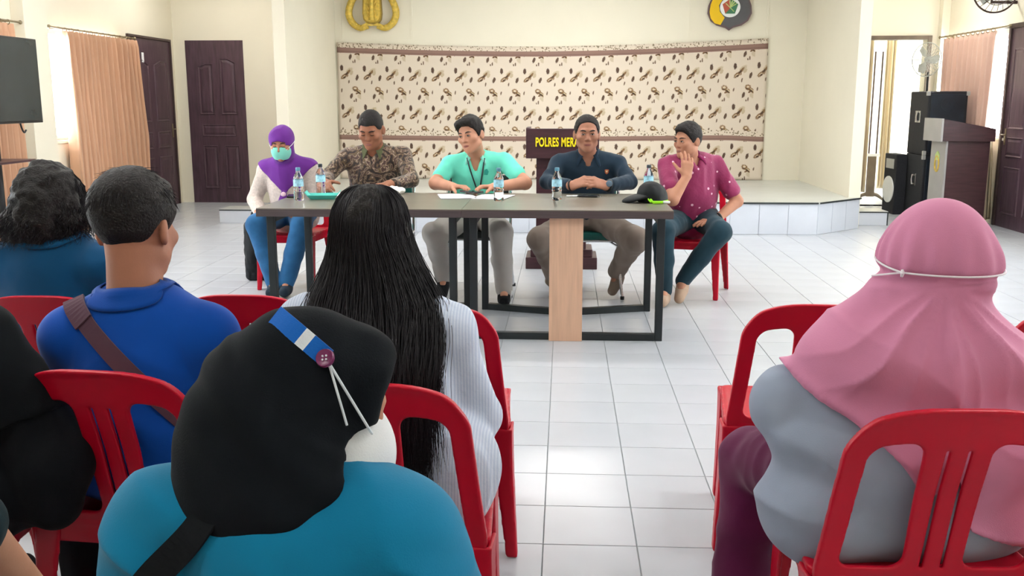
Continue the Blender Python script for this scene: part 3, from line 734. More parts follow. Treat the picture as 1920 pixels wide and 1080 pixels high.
for k in range(5):
    a = k*2*PI/5; MB().tube(spline([(-.15, .0+.05*math.cos(t)*1.1, .70+.085*math.sin(t)) for t in np.linspace(a, a+2*PI/5, 6)], 8), .010, 6).build('emblem', M['gold'], pd, True)
MB().prism([(-.05, .74), (.05, .74), (.06, .80), (0, .84), (-.06, .80)], -.006, .004, Matrix.Translation((-.148, 0, 0)) @ Matrix(((0, 0, 1, 0), (1, 0, 0, 0), (0, 1, 0, 0), (0, 0, 0, 1)))).build('emblem', M['sh_pale'], pd)

def speaker(z0, h, label):
    o = empty('loudspeaker', (4.46, 12.06, z0), 0); w = .225; dp = .30
    MB().box((-w, -dp, 0), (w, dp, h), .012).build('cabinet', M['blackcab'], o)
    MB().box((-w+.03, -dp-.012, .03), (w-.03, -dp+.002, h-.03), .006).build('grille', M['grille'], o)
    for zz, rr in ((h*.36, .165), (h*.80, .08)):
        MB().lathe([(rr, 0), (rr, .006), (rr*.86, .010), (rr*.5, .003), (rr*.2, .008), (.002, .010)], 28, (0, -dp-.010, zz), Matrix.Rotation(PI/2, 3, 'X')).build('driver', M['grille'], o, True)
    hb = MB()   # side handle: steel plate with a grip bar over a dark recess
    MB().box((-w-.006, -.085, h*.60-.07), (-w, .085, h*.60+.07), .003).build('handle_plate', M['steel'], o)
    MB().box((-w-.008, -.06, h*.60-.045), (-w-.005, .06, h*.60+.045)).build('handle_recess', M['black'], o)
    MB().tube([(-w-.012, 0, h*.60-.06), (-w-.02, 0, h*.60), (-w-.012, 0, h*.60+.06)], .010, 8).build('grip', M['steel'], o, True)
    for cx in (-w, w):
        for cz in (0, h): MB().box((cx-.02, -dp-.006, max(0, cz-.05)), (cx+.02, -dp+.03, min(h, cz+.05) if cz else .05), .005).build('corner_guard', M['alu'], o)
    return fix(o, label, 'speaker')
speaker(0, .755, 'lower black loudspeaker of the stack standing behind the podium'); speaker(.757, .74, 'upper black loudspeaker stacked on top beside the rose curtain')
o = fix(empty('small_speaker', (4.12, 12.40, 0), math.radians(-86)), 'small black floor speaker with white cone left of the stack', 'speaker')
MB().box((-.18, -.06, 0), (.18, .08, .74), .01).build('cabinet', M['blackcab'], o)
MB().lathe([(.165, 0), (.165, .01), (.14, .014), (.06, .004), (.002, .010)], 28, (0, -.062, .30), Matrix.Rotation(PI/2, 3, 'X')).build('cone', M['white'], o, True)
MB().box((-.12, -.068, .56), (.12, -.058, .68), .004).build('control_plate', M['alu'], o)
# pedestal fan in the corner
fn = fix(empty('pedestal_fan', (4.62, 12.92, 0)), 'grey pedestal fan standing in the corner behind the loudspeakers', 'fan')
MB().lathe([(.20, 0), (.20, .02), (.06, .05), (.03, .08)], 24).build('base', M['clearpl'], fn, True)
MB().tube([(0, 0, .05), (0, 0, 1.75)], .014, 10).build('pole', M['black'], fn, True)
R20 = Matrix.Rotation(math.radians(-55), 4, 'Z')
cage = MB()
for k in range(26):
    a = 2*PI*k/26; cage.tube([tuple(R20 @ Vector(q)) for q in ((.03*math.cos(a), -.10, 1.90+.03*math.sin(a)), (.16*math.cos(a), -.10, 1.90+.16*math.sin(a)), (.21*math.cos(a), -.05, 1.90+.21*math.sin(a)), (.16*math.cos(a), .0, 1.90+.16*math.sin(a)), (.04*math.cos(a), .02, 1.90+.04*math.sin(a)))], .0022, 4)
cage.tube([tuple(R20 @ Vector((.21*math.cos(t), -.05, 1.90+.21*math.sin(t)))) for t in np.linspace(0, 2*PI, 33)], .006, 6); cage.build('cage', M['clearpl'], fn)
for k in range(3):
    a = 2*PI*k/3; bl = MB()
    P = [(.03, 0), (.10, .05), (.17, .05), (.185, -.02), (.10, -.05)]; pts = []
    for r_, q in P:
        for dy in (0, .004): pts.append(tuple(R20 @ Vector((r_*math.cos(a)-q*math.sin(a), -.05+dy+q*.4, 1.90+r_*math.sin(a)+q*math.cos(a)))))
    bl.v = pts; n = 5; bl.f = [tuple(2*i for i in range(n)), tuple(2*i+1 for i in reversed(range(n)))]+[(2*i, 2*i+1, 2*((i+1) % n)+1, 2*((i+1) % n)) for i in range(n)]
    bl.build('blade', M['clearpl'], fn)
MB().tube([tuple(R20 @ Vector((0, -.06, 1.90))), tuple(R20 @ Vector((0, .12, 1.90)))], [.03, .05], 14).build('motor', M['clearpl'], fn, True)
# wall fan near the ceiling on the right
wf = fix(empty('wall_fan', (4.62, 11.12, 2.56)), 'wall fan at the upper right corner of the room', 'fan')
cg = MB()
for rr, yy in ((.235, 0), (.16, -.05), (.08, -.07)): cg.tube([(rr*math.cos(t), yy, rr*math.sin(t)) for t in np.linspace(0, 2*PI, 41)], .010 if rr > .2 else .004, 8)
for k in range(22): a = 2*PI*k/22; cg.tube([(.03*math.cos(a), -.08, .03*math.sin(a)), (.16*math.cos(a), -.05, .16*math.sin(a)), (.235*math.cos(a), 0, .235*math.sin(a))], .003, 4)
cg.build('cage', M['doordk'], wf)
for k in range(3):
    a = 2*PI*k/3+.4; MB().box((.03, -.03, -.05), (.20, -.024, .05), .002).build('blade', M['clearpl'], wf).rotation_euler = (0, a, 0)
MB().tube([(0, -.02, 0), (0, .12, 0)], [.05, .06], 14).build('motor', M['clearpl'], wf, True); MB().tube([(0, .08, 0), (0, .08, -.12), (.27, .08, -.12)], .02, 8).build('bracket', M['doordk'], wf, True)

# ------------------------------------------------------------------ tables
def table(x0, x1, label):
    cx = (x0+x1)/2; w = (x1-x0)/2; yf, yb = 5.52, 6.52; o = empty('office_table', (cx, 6.0, 0)); f, b_ = yf-6, yb-6
    MB().box((-w+.0005, f, .776), (w-.0005, b_, .781), .001).build('tabletop', M['tabletop'], o)
    MB().box((-w, f-.002, .733), (w, b_+.002, .776), .002).build('top_core', M['tablerim'], o)
    s = .022; lw = w-.06; fy = f+.09; by = b_-.09
    for xx in (-lw, lw):
        for yy in (fy, by): MB().box((xx-s, yy-s, .0), (xx+s, yy+s, .733), .003).build('leg', M['black'], o)
        MB().box((xx-s, fy+s, .69), (xx+s, by-s, .732), .003).build('side_rail', M['black'], o)
    MB().box((-lw+s, fy-s, .0), (lw-s, fy+s, .042), .003).build('front_rail', M['black'], o)
    for sg in (-1, 1):
        v = MB(); a = np.array([sg*(lw-s), by]); c = np.array([0, by-.16]); d = (c-a)/np.linalg.norm(c-a); n = np.array([-d[1], d[0]])*s
        P = [a+n, a-n, c-n, c+n]; v.prism([tuple(p) for p in P][::(1 if sg > 0 else -1)], .0, .042); v.build('rear_rail', M['black'], o)
    MB().box((-.10, fy-s-.026, 0), (.095, fy-s-.002, .733), .002).build('plank', M['plank'], o)
    return fix(o, label, 'table')
table(-1.79, -.5905, 'left table of the joined pair, in front of the lady in purple')
table(-.5895, .622, 'right table of the joined pair with the beige front plank')

# ------------------------------------------------------------------ red plastic chairs
def smin(a, b, k): h = np.maximum(k-np.abs(a-b), 0)/k; return np.minimum(a, b)-h*h*k*.25
def smax(a, b, k): return -smin(-a, -b, k)
def make_red_chair():
    """monobloc chair, sitter faces +y, origin on the floor below the seat"""
    o = empty('red_plastic_chair')
    v = Vol((-.30, -.42, .34), (.30, -.06, .86), .0036)
    def back(X, Y, Z):
        hw = .213+.028*np.clip((.80-Z)/.36, 0, 1)**1.5; ztop = .822-.055*(X/.21)**2*np.clip(np.abs(X)/.2, 0, 1)-.0
        yb = -.212-.26*(Z-.42)-.08*np.clip(Z-.62, 0, 1)+.55*X*X*np.clip((Z-.40)/.4, 0, 1)
        w = Y-yb
        def rnd(dx, dz, r): a = np.maximum(dx+r, 0); b = np.maximum(dz+r, 0); return np.sqrt(a*a+b*b)+np.minimum(np.maximum(dx+r, dz+r), 0)-r
        outer = rnd(np.abs(X)-hw, np.maximum(Z-ztop, .36-Z), .06)
        sw = .062+.0*Z+.006*np.clip((Z-.5)/.3, 0, 1)
        zb = .440+.0*X; zt = ztop-.085+.02*np.abs(X)/.2
        hx = np.maximum(np.abs(X)-(hw-.046), sw-np.abs(X)); hz = np.maximum(Z-zt, zb-Z)
        hole = rnd(hx, hz, .028)
        slit = np.maximum(np.abs(np.abs(X)-.0215)-.0028, np.maximum(Z-(zt-.012), .44-Z))
        s2 = np.maximum(outer, np.maximum(-hole, -slit))
        th = .0065+.006*np.exp(-np.maximum(-outer, 0)/.012)+.002*np.exp(-np.maximum(hole, 0)/.01)
        return smax(s2*.9, np.abs(w)-th, .006)
    F = v.new(); v.put(F, back, (-.3, -.45, .30), (.3, 0, .92)); V, Q = v.mesh(F, 1, 1); link('backrest', mesh_np('chair_backrest', V, Q), M['redpl'], o)
    v = Vol((-.28, -.26, .32), (.28, .26, .47), .006)
    def seat(X, Y, Z):
        hw = .225+.02*np.clip(-Y/.2, -1, 1); q = np.maximum(np.abs(X)-hw+.05, 0); p = np.maximum(np.abs(Y)-.215+.05, 0)
        out = np.sqrt(q*q+p*p)-.05; top = .422-.014*np.exp(-(X*X+Y*Y)/.03)-.012*np.clip((Y-.14)/.08, 0, 1)**2
        slab = np.maximum(out, np.maximum(Z-top, top-.014-Z)); rim = np.maximum(np.maximum(out, -(out+.014)), np.maximum(Z-top, .355-Z))
        return smin(slab, rim, .012)
    F = v.new(); v.put(F, seat, (-.28, -.26, .30), (.28, .26, .49)); V, Q = v.mesh(F, 1, 1); link('seat', mesh_np('chair_seat', V, Q), M['redpl'], o)
    for sx in (-1, 1):
        for sy in (-1, 1):
            top = np.array([sx*(.215 if sy < 0 else .180), sy*.175, .40]); bot = np.array([sx*(.252 if sy < 0 else .200), sy*(.225 if sy < 0 else .215), .0])
            v = Vol(np.minimum(top, bot)-.06, np.maximum(top, bot)+.06, .006)
            def leg(X, Y, Z):
                t = np.clip((.40-Z)/.40, 0, 1); cx = top[0]+(bot[0]-top[0])*t; cy = top[1]+(bot[1]-top[1])*t; a = .046-.024*t**.7
                dx = np.abs(X-cx); dy = np.abs(Y-cy)
                b = np.maximum(dx-a*.8, dy-a); lx = (X-cx)*sx; ly = (Y-cy)*sy
                cut = np.maximum(lx-(a*.8-.012), ly-(a-.012))          # hollow inner corner
                return smax(np.maximum(b, np.maximum(Z-.41, -Z)), -cut, .004)
            F = v.new(); v.put(F, leg, v.lo, v.lo+v.n*v.h); V, Q = v.mesh(F, 1, 1); link('leg', mesh_np('chair_leg', V, Q), M['redpl'], o)
    return o
red0 = make_red_chair(); _used = [False]
def red_chair(x, y, rz, label, z=0.):
    o = red0 if not _used[0] else copy_tree(red0); _used[0] = True
    o.location = (x, y, z); o.rotation_euler = (0, 0, math.radians(rz)); return fix(o, label, 'chair', 'red plastic chairs')
red_chair(-.98, 3.15, 0, 'empty red plastic chair in front of the man in the blue polo')
red_chair(-1.60, 3.10, 2, 'red plastic chair of the curly haired person at the left edge')
red_chair(-.40, 3.04, -1, 'empty red plastic chair just in front of the long haired woman')
red_chair(.755, 3.10, -2, 'empty red plastic chair in front of the woman in the pink headscarf')
red_chair(1.50, 3.08, 0, 'red plastic chair showing only its edge at the right border')
red_chair(-1.00, 2.31, -5, 'red plastic chair holding the man in the blue polo')
red_chair(-.395, 2.25, -3, 'red plastic chair holding the long haired woman in the striped shirt')
red_chair(.765, 2.14, 2, 'red plastic chair holding the woman in the pink headscarf')
red_chair(1.285, 2.08, 0, 'red plastic chair corner at the lower right of the picture')
red_chair(-1.52, 2.04, 0, 'red plastic chair under the person in black at the left edge')
red_chair(-.36, 1.16, 0, 'red plastic chair of the woman in the black headscarf, nearest the camera')
red_chair(-1.11, 1.20, 0, 'red plastic chair of the person in dark green at the lower left')
red_chair(-2.07, 7.23, 180, 'red plastic chair of the lady in the purple headscarf')
red_chair(.93, 7.06, 168, 'red plastic chair of the man in the magenta shirt')

# steel chairs with padded seats behind the table
def steel_chair(x, y, m, label):
    o = empty('steel_chair', (x, y, 0), PI)
    MB().box((-.22, -.20, .425), (.22, .20, .475), .016).build('seat_pad', m, o, True)
    for sx in (-1, 1):
        X = sx*.235
        MB().tube(spline([(X+sx*.02, .20, .0), (X, .17, .22), (X, .15, .42)], 8), .011, 10).build('leg', M['steel'], o, True)
        MB().tube(spline([(X+sx*.02, -.25, .0), (X, -.20, .22), (X, -.17, .42), (X, -.20, .62), (X, -.24, .84)], 14), .011, 10).build('leg', M['steel'], o, True)
        MB().tube([(X, .16, .415), (X, -.18, .415)], .010, 10).build('side_bar', M['steel'], o, True)
        MB().tube(spline([(X, .165, .37), (X-sx*.05, .155, .395), (X-sx*.09, .15, .418)], 8), .007, 8).build('brace', M['steel'], o, True)
        for yy in (.20, -.25): MB().lathe([(.014, 0), (.015, .02), (.012, .025)], 12, (X+sx*.02, yy, 0)).build('rubber_foot', M['black'], o, True)
    MB().tube([(-.235, .155, .415), (.235, .155, .415)], .010, 10).build('front_bar', M['steel'], o, True)
    MB().box((-.22, -.25, .62), (.22, -.205, .85), .015).build('back_pad', m, o, True)
    return fix(o, label, 'chair', 'steel chairs behind the table')
steel_chair(-.635, 7.02, M['blackseat'], 'steel chair with black padded seat under the man in mint')
steel_chair(.165, 7.00, M['greenseat'], 'steel chair with green padded seat under the man in navy')
steel_chair(-1.38, 7.12, M['greenseat'], 'steel chair under the man in the brown batik shirt')
A3 = np.array
# ------------------------------------------------------------------ people
def skin_mat(name, hx): return mat(name, hx, .5, .06, 14, .05, 160, spec=.35)
def cloth(name, hx, var=.07, rough=.85, bump=.10, bs=420, sheen=None):
    return mat(name, hx, rough, var, 7, bump, bs, sheen=(.12 if max(lin(hx)) > .05 else .02) if sheen is None else sheen, spec=.2)
MH = mat('black_hair', '171414', .42, .25, 30, .5, 60, stretch=(6, 6, .8), spec=.5)
MHS = mat('short_black_hair', '1c1817', .6, .3, 60, .6, 180, spec=.35)
MSTR = mat('black_hair_strand', '17141a', .45, .3, 10, spec=.4)
MEYE = mat('eye_white', 'b9a79b', .3); MIRIS = mat('dark_iris', '1b120e', .2); MBROW = mat('dark_brow', '241915', .7)
def unit(v): v = np.array(v, float); return v/(np.linalg.norm(v)+1e-12)
def cdisp(amp, seed=0, f=1.0, st=(1, 1, 1)):
    st = np.array(st)
    def fn(P):
        q = P*st
        return amp*(.8*vnoise(q, 9*f, seed)+.6*(1-2.2*np.abs(vnoise(q*np.array([1.3, 1.3, .8]), 12*f, seed+3)))+.3*vnoise(q, 26*f, seed+5))
    return fn
class Person:
    def __init__(s, label, base, lo, hi, h, skin, face=1):
        s.root = fix(empty('person', base), label, 'person'); s.base = np.array(base, float); s.v = Vol(lo, hi, h); s.F = {}; s.skin = skin; s.face = face
    def f(s, n):
        if n not in s.F: s.F[n] = s.v.new()
        return s.F[n]
    def frame(s, pelvis, neck, shl, shr):
        s.pel, s.neck, s.shl, s.shr = [np.array(a, float) for a in (pelvis, neck, shl, shr)]
        s.u = unit(s.shr-s.shl); s.w = unit(s.neck-s.pel); s.u = unit(s.u-s.w*(s.u@s.w)); s.fw = np.cross(s.u, s.w)*s.face; s.R = np.stack([s.u, np.cross(s.w, s.u), s.w], 1)
        s.sw = np.linalg.norm(s.shr-s.shl)/2
    def torso(s, n, g=0., bulk=1., hip=.17, belly=1., chest=1., low=0.):
        F = s.f(n); v = s.v; ax = s.neck-s.pel; at = lambda t: s.pel+ax*t
        v.ell(F, at(0)-s.w*low, (hip+g, .125*bulk+g, .115+g+low*.5), s.R, 0)
        v.ell(F, at(.34)+s.fw*.012*belly, (s.sw*.80*bulk+g, .118*bulk*belly+g, .16+g), s.R, .07)
        v.ell(F, at(.68)+s.fw*.01, (s.sw*.88*chest+g, .112*bulk+g, .17+g), s.R, .07)
        v.cap(F, s.shl+s.u*.03, s.shr-s.u*.03, .050+g, .050+g, .06)
        nb = s.neck
        for a in (s.shl, s.shr): v.cap(F, nb-s.w*.012, a, .044+g, .046+g, .04)
        return F
    def limb(s, n, pts, rs, k=.02): s.v.chain(s.f(n), pts, rs, k)
    def leg(s, hip, knee, ank, toe, pr=(.092, .068, .050), n='trousers', shoe=True, br=True, sk=.0):
        v = s.v; hip, knee, ank, toe = [np.array(a, float) for a in (hip, knee, ank, toe)]
        mid = (knee+ank)/2+unit(np.cross(np.cross(knee-hip, ank-knee), ank-knee))*.012
        v.chain(s.f(n), [hip, knee, mid, ank], [pr[0], pr[1], pr[1]*.9, pr[2]], .04)
        if br: v.chain(s.f('body'), [hip, knee, ank, ank+(toe-ank)*.5], [pr[0]-.014, pr[1]-.014, .033, .026], .03)
        if shoe:
            s.ns = getattr(s, 'ns', 0)+1; F = s.f('shoe%d' % s.ns); d = unit(toe-ank); hz = unit(A3((d[0], d[1], 0))); heel = ank-hz*.028-A3((0, 0, max(0, ank[2]-.05)))*(1 if toe[2] < .06 and ank[2] < .13 else .35)
            v.chain(F, [heel, (heel+toe)/2, toe], [.040, .043, .036], 0); v.cap(F, ank, (heel+toe*.5)/1.5, .044, .040, .02)
            F[:] = np.maximum(F, .004-v.Z)
    def hand(s, wr, d, n, t, curl=(50, 50, 55, 60), thumb=(.55, .7, .35), tc=25, size=1., spread=.0):
        v = s.v; F = s.f('body'); wr = np.array(wr, float); d = unit(d); n = unit(np.array(n, float)-d*(np.array(n, float)@d)); t = unit(np.array(t, float)-d*(np.array(t, float)@d)-n*(np.array(t, float)@n)); S = size
        offs = (.030, .010, -.010, -.028); Ln = (.072, .080, .074, .058); H = s.f('hand_tmp')
        for i in range(4):
            kn = wr+d*(.084-.004*abs(i-1))*S+t*offs[i]*S; v.cap(F, wr+t*offs[i]*.55*S+d*.008, kn, .0155*S, .0125*S, .016, flat=(n, 1.15))
        for i in range(4):
            kn = wr+d*(.084-.004*abs(i-1))*S+t*offs[i]*S; p = kn; a = 0.; r = .0098*S
            for j, q in enumerate((.46, .30, .24)):
                a += math.radians(curl[i])*(.34, .40, .26)[j]*1.0; dd = unit(d*math.cos(a)+n*math.sin(a)+t*(offs[i]*spread*10)); e = p+dd*Ln[i]*q*S
                v.cap(F, p, e, r, r*.9, .004 if j else .006); p = e; r *= .9
        p = wr+d*.022*S+t*.022*S; dd = unit(d*thumb[0]+t*thumb[1]+n*thumb[2]); e = p+dd*.040*S; v.cap(F, p, e, .0145*S, .0115*S, .014)
        d2 = unit(dd+d*math.sin(math.radians(tc))+n*.2); e2 = e+d2*.034*S; v.cap(F, e, e2, .0112*S, .0095*S, .005); v.cap(F, e2, e2+unit(d2+n*.15)*.020*S, .0095*S, .0075*S, .004)
    def head(s, c, R, sc=1., ears=True, female=False):
        s.hc = np.array(c, float); s.hR = np.array(R); s.hs = sc; v = s.v; F = s.f('body'); T = s.T; H = v.new(); s.F['head'] = H
        def E(c_, r, k, sub=False, Rl=None): v.ell(H, T(c_), np.array(r)*sc, s.hR if Rl is None else s.hR@Rl, k*sc, sub)
        def C(a, b, ra, rb, k, sub=False): v.cap(H, T(a), T(b), ra*sc, rb*sc, k*sc, sub)
        E((0, .012, .036), (.079, .095, .088), 0); jw = .92 if female else 1.
        E((0, -.024, -.030), (.066*jw, .066, .080), .03)
        C((-.054*jw, -.008, -.058), (0, -.070, -.090), .016, .020, .03); C((.054*jw, -.008, -.058), (0, -.070, -.090), .016, .020, .03)
        for q in (-1, 1): E((q*.047, -.060, -.018), (.022, .022, .018), .025)
        C((-.034, -.080, .028), (.034, -.080, .028), .010, .010, .02)
        for q in (-1, 1): E((q*.031, -.100, .006), (.019, .016, .012), .012, True)
        for q in (-1, 1): E((q*.031, -.078, .006), (.016, .012, .011), .006)
        C((0, -.084, .014), (0, -.101, -.025), .007, .0105, .012)
        for q in (-1, 1): C((q*.011, -.092, -.029), (q*.014, -.086, -.029), .0085, .0075, .006)
        C((-.019, -.083, -.057), (.019, -.083, -.057), .008, .008, .012); C((-.015, -.082, -.067), (.015, -.082, -.067), .008, .008, .010)
        C((-.027, -.094, -.0615), (.027, -.094, -.0615), .0025, .0025, .005, True)
        if ears:
            for q in (-1, 1):
                E((q*.082, .014, -.004), (.010, .020, .033), .008, False, rotm(q*-22, 0, 0)); E((q*.093, .006, -.003), (.007, .010, .019), .006, True)
        o = np.where(H < .45)
        h = np.maximum(.012-np.abs(F-H), 0)/.012; F[:] = np.minimum(F, H)-h*h*.003
    def cover(s, n, lift=.014, a=.02):
        H = s.F[n]; v = s.v; x, y, z = v.X-s.hc[0], v.Y-s.hc[1], v.Z-s.hc[2]; qy = s.hR[0, 1]*x+s.hR[1, 1]*y+s.hR[2, 1]*z; qz = s.hR[0, 2]*x+s.hR[1, 2]*y+s.hR[2, 2]*z
        d = np.maximum(s.F['head']-lift, (a-(qz*.8+qy*.6))*.9); h = np.maximum(.02-np.abs(H-d), 0)/.02; H[:] = np.minimum(H, d)-h*h*.005
    def T(s, p): return s.hc+s.hs*(s.hR@np.array(p, float))
    def neckseg(s, r=.058): s.v.cap(s.f('body'), s.T((0, .022, -.055)), s.neck-s.w*.02, r*.95, r*1.08, .03)
    def on_face(s, x, z, lift=.0, F=None, y0=-.22):
        p = s.v.hit(s.F['head'] if F is None else F, s.T((x, y0, z)), s.hR@np.array([0, 1., 0]), 0.)
        if p is None: p = s.T((x, -.09, z))
        return p-s.hR@np.array([0, 1., 0])*lift
    def fbuild(s, mb, name, m, smooth=True): 
        mb.v = [tuple(np.array(a)-s.base) for a in mb.v]; return mb.build(name, m, s.root, smooth)
    def face_parts(s, eyes='open', lip='7d4a42', brow=.0042, mouth=True):
        S = s.hs
        for q in (-1, 1):
            xs = np.linspace(-.0145, .0145, 7)
            if eyes == 'open':
                w = MB().tube([s.on_face(q*.031+x, .006-.0015*abs(x)/.014, .0005) for x in xs], np.array([.001, .0024, .0034, .0037, .0034, .0024, .001])*S, 8)
                e = s.fbuild(w, 'eye', MEYE)
                p = s.on_face(q*.031, .0065, .0035); d = s.hR@np.array([0, -1., 0])
                ir = MB().tube([p-d*.003, p+d*.0012], np.array([.0050, .0044])*S, 10); s.fbuild(ir, 'iris', MIRIS).parent = e; 
            l = MB().tube([s.on_face(q*.031+x, .006+(.0052 if eyes == 'open' else -.004)-(.004 if eyes == 'open' else -.002)*(x/.0145)**2, .0008) for x in xs], np.array([.001, .0019, .0023, .0024, .0024, .0021, .001])*S, 6)
            s.fbuild(l, 'eyelash', MIRIS)
            b_ = MB().tube([s.on_face(q*x, z, .0005) for x, z in ((.012, .0265), (.022, .030), (.032, .0325), (.042, .0315), (.051, .027))], np.array([.4, 1, 1, .9, .25])*brow*S, 8); s.fbuild(b_, 'eyebrow', MBROW)
        if mouth:
            lm = mat('lip_skin', lip, .45)
            for z, r in ((-.0585, .0042), (-.0655, .0052)):
                m_ = MB().tube([s.on_face(x, z+.0022*(abs(x)/.024)**2*(-1 if z > -.062 else 1), -.0012) for x in np.linspace(-.023, .023, 9)], np.array([.15, .5, .85, 1, .95, 1, .85, .5, .15])*r*S, 8); s.fbuild(m_, 'lip', lm)
    def hair(s, grow=.012, line=None, top=0., quiff=None, noise=.004, m=None, seed=0, side=.0, taper=.0):
        """short hair cap cut by a hairline: height over front-back position in the head frame"""
        L = line or [(-.12, .082), (-.075, .074), (-.055, .050), (-.040, .020), (-.022, -.012), (-.008, -.012), (.004, .022), (.028, .018), (.045, -.030), (.075, -.062), (.13, -.066)]
        ly = np.array([a for a, b in L]); lz = np.array([b for a, b in L]); R, c, sc = s.hR, s.hc, s.hs; F = s.f('hair')
        def fn(X, Y, Z):
            x, y, z = X-c[0], Y-c[1], Z-c[2]
            qx = (R[0, 0]*x+R[1, 0]*y+R[2, 0]*z)/sc; qy = (R[0, 1]*x+R[1, 1]*y+R[2, 1]*z)/sc; qz = (R[0, 2]*x+R[1, 2]*y+R[2, 2]*z)/sc
            def el(cy, cz, rx, ry, rz):
                k0 = np.sqrt((qx/rx)**2+((qy-cy)/ry)**2+((qz-cz)/rz)**2); k1 = np.sqrt((qx/rx**2)**2+((qy-cy)/ry**2)**2+((qz-cz)/rz**2)**2)+1e-9; return k0*(k0-1)/k1
            d = el(.013, .037, .079+grow+side, .095+grow, .088+grow+top)
            if quiff: 
                for (cx, cy, cz, rx, ry, rz) in quiff:
                    k0 = np.sqrt(((qx-cx)/rx)**2+((qy-cy)/ry)**2+((qz-cz)/rz)**2); k1 = np.sqrt(((qx-cx)/rx**2)**2+((qy-cy)/ry**2)**2+((qz-cz)/rz**2)**2)+1e-9; d = smin(d, k0*(k0-1)/k1, .02)
            if taper: d = d+taper*np.clip((.045-qz)/.09, 0, 1)
            cut = (np.interp(qy, ly, lz)-qz)*.75
            return smax(d, cut, .010)*sc
        s.v.put(F, fn, c-.16*sc, c+.18*sc)
        n1 = lambda P: noise*.8*(vnoise(P*np.array([1, .45, 1]), 60, seed)+.4*vnoise(P*np.array([1, .5, 1]), 150, seed+1))
        return s.build('hair', 'hair', m or MHS, disp=n1)
    def build(s, field, name, m, stride=1, smooth=1, disp=None): return sdf_obj(name, s.v, s.F[field], m, s.root, s.base, stride, smooth, disp)
    def vneck(s, n, drop=.10, r=.05, fwd=.10):
        F = s.f(n); v = s.v; a = s.neck; v.cap(F, a+s.w*.0, a+s.w*.10, r+.012, r+.012, .01, True)
        if drop: v.cap(F, a+s.fw*.05+s.w*.03, a+s.fw*(fwd+.02)-s.w*drop, r, .004, .008, True)
    def collar(s, src, r=.064, h=.04, flap=.07, m=None, front=18, tip=.035, lift=.006, arc=(None, None)):
        """turned-down shirt collar: a strip around the neck whose lower edge lies on the shirt"""
        v = s.v; F = s.F[src]; n, k = 44, 6; G = []
        a0, a1 = front, 360-front
        for i in range(n+1):
            deg = a0+(a1-a0)*i/n; side = 1 if deg < 180 else -1; q = min(deg, 360-deg)
            fr = math.exp(-((q-front)/16.)**2); dn = lambda g: s.fw*math.cos(math.radians(g))+s.u*math.sin(math.radians(g))
            top = s.neck+dn(deg)*r*(1+.10*fr)+s.w*(h*(.45+.55*(1-math.cos(math.radians(deg)))/2)); L = flap*(.62+.38*fr)
            bot = s.neck+dn(deg+side*10*fr)*(r+.022+tip*fr)+s.w*(h*.6-L)
            for j in range(k+1):
                t = j/k; p = top*(1-t)+bot*t+dn(deg)*.010*math.sin(PI*min(1, t*1.6))*(1-t); e = .008
                for _ in range(5):
                    d = v.sample(F, p)
                    if d >= lift: break
                    g = unit([v.sample(F, p+A3(x))-v.sample(F, p-A3(x)) for x in ((e, 0, 0), (0, e, 0), (0, 0, e))]); p = p+g*(lift-d)
                G.append(p)
        f = [(i*(k+1)+j, i*(k+1)+j+1, (i+1)*(k+1)+j+1, (i+1)*(k+1)+j) for i in range(n) for j in range(k)]
        me = mesh_py('collar', [tuple(p-s.base) for p in G], f, True); o = link('collar', me, m, s.root); md = o.modifiers.new('thickness', 'SOLIDIFY'); md.thickness = .004; md.offset = 0
        return o
    def band(s, src, lift, th, planes, name, m, stride=1):
        """a strip lying on a garment: its surface raised by lift..lift+th, clipped by half-spaces (normal, offset)"""
        v = s.v; G = s.F[src]-lift-th
        for nrm, off in planes: G = np.maximum(G, v.X*nrm[0]+v.Y*nrm[1]+v.Z*nrm[2]-off)
        s.F['_b'] = G; o = s.build('_b', name, m, stride); del s.F['_b']; return o
    def ribbon(s, src, path, d, width, name, m, lift=.004, th=.004, n=24):
        """flat strap laid on a garment: path points are dropped onto the surface along d"""
        P = spline(path, n); pts = []; d = unit(d)
        for q in P:
            h = s.v.hit(s.F[src], q-d*.25, d, lift)
            if h is not None: pts.append(h)
        pts = np.array(pts)
        for _ in range(2): pts[1:-1] = (pts[:-2]+2*pts[1:-1]+pts[2:])/4
        g = MB(); V = []
        for i in range(len(pts)):
            t = unit(pts[min(i+1, len(pts)-1)]-pts[max(i-1, 0)]); e = .012; a = s.v.sample; q = pts[i]
            nn = unit([a(s.F[src], q+A3(x))-a(s.F[src], q-A3(x)) for x in ((e, 0, 0), (0, e, 0), (0, 0, e))]); sd = unit(np.cross(t, nn))*width/2
            V += [q+sd, q-sd, q-sd+nn*th, q+sd+nn*th]
        g.v = [tuple(x) for x in V]; k = len(pts)-1
        for i in range(k):
            for j in range(4): g.f.append((i*4+j, i*4+(j+1) % 4, i*4+4+(j+1) % 4, i*4+4+j))
        g.f += [(3, 2, 1, 0), tuple(k*4+j for j in range(4))]
        return s.fbuild(g, name, m, False)
    def mask(s, c=(0, -.045, -.058), r=(.068, .070, .075), top=-.010, bot=-.116, back=-.022):
        v = s.v; F = v.new(); v.ell(F, s.T(c), np.array(r)*s.hs, s.hR, 0); x, y, z = v.X-s.hc[0], v.Y-s.hc[1], v.Z-s.hc[2]; qy = s.hR[0, 1]*x+s.hR[1, 1]*y+s.hR[2, 1]*z; qz = s.hR[0, 2]*x+s.hR[1, 2]*y+s.hR[2, 2]*z
        s.F['mask'] = np.maximum(np.maximum(F, qy-back), np.maximum(qz-top, bot-qz))
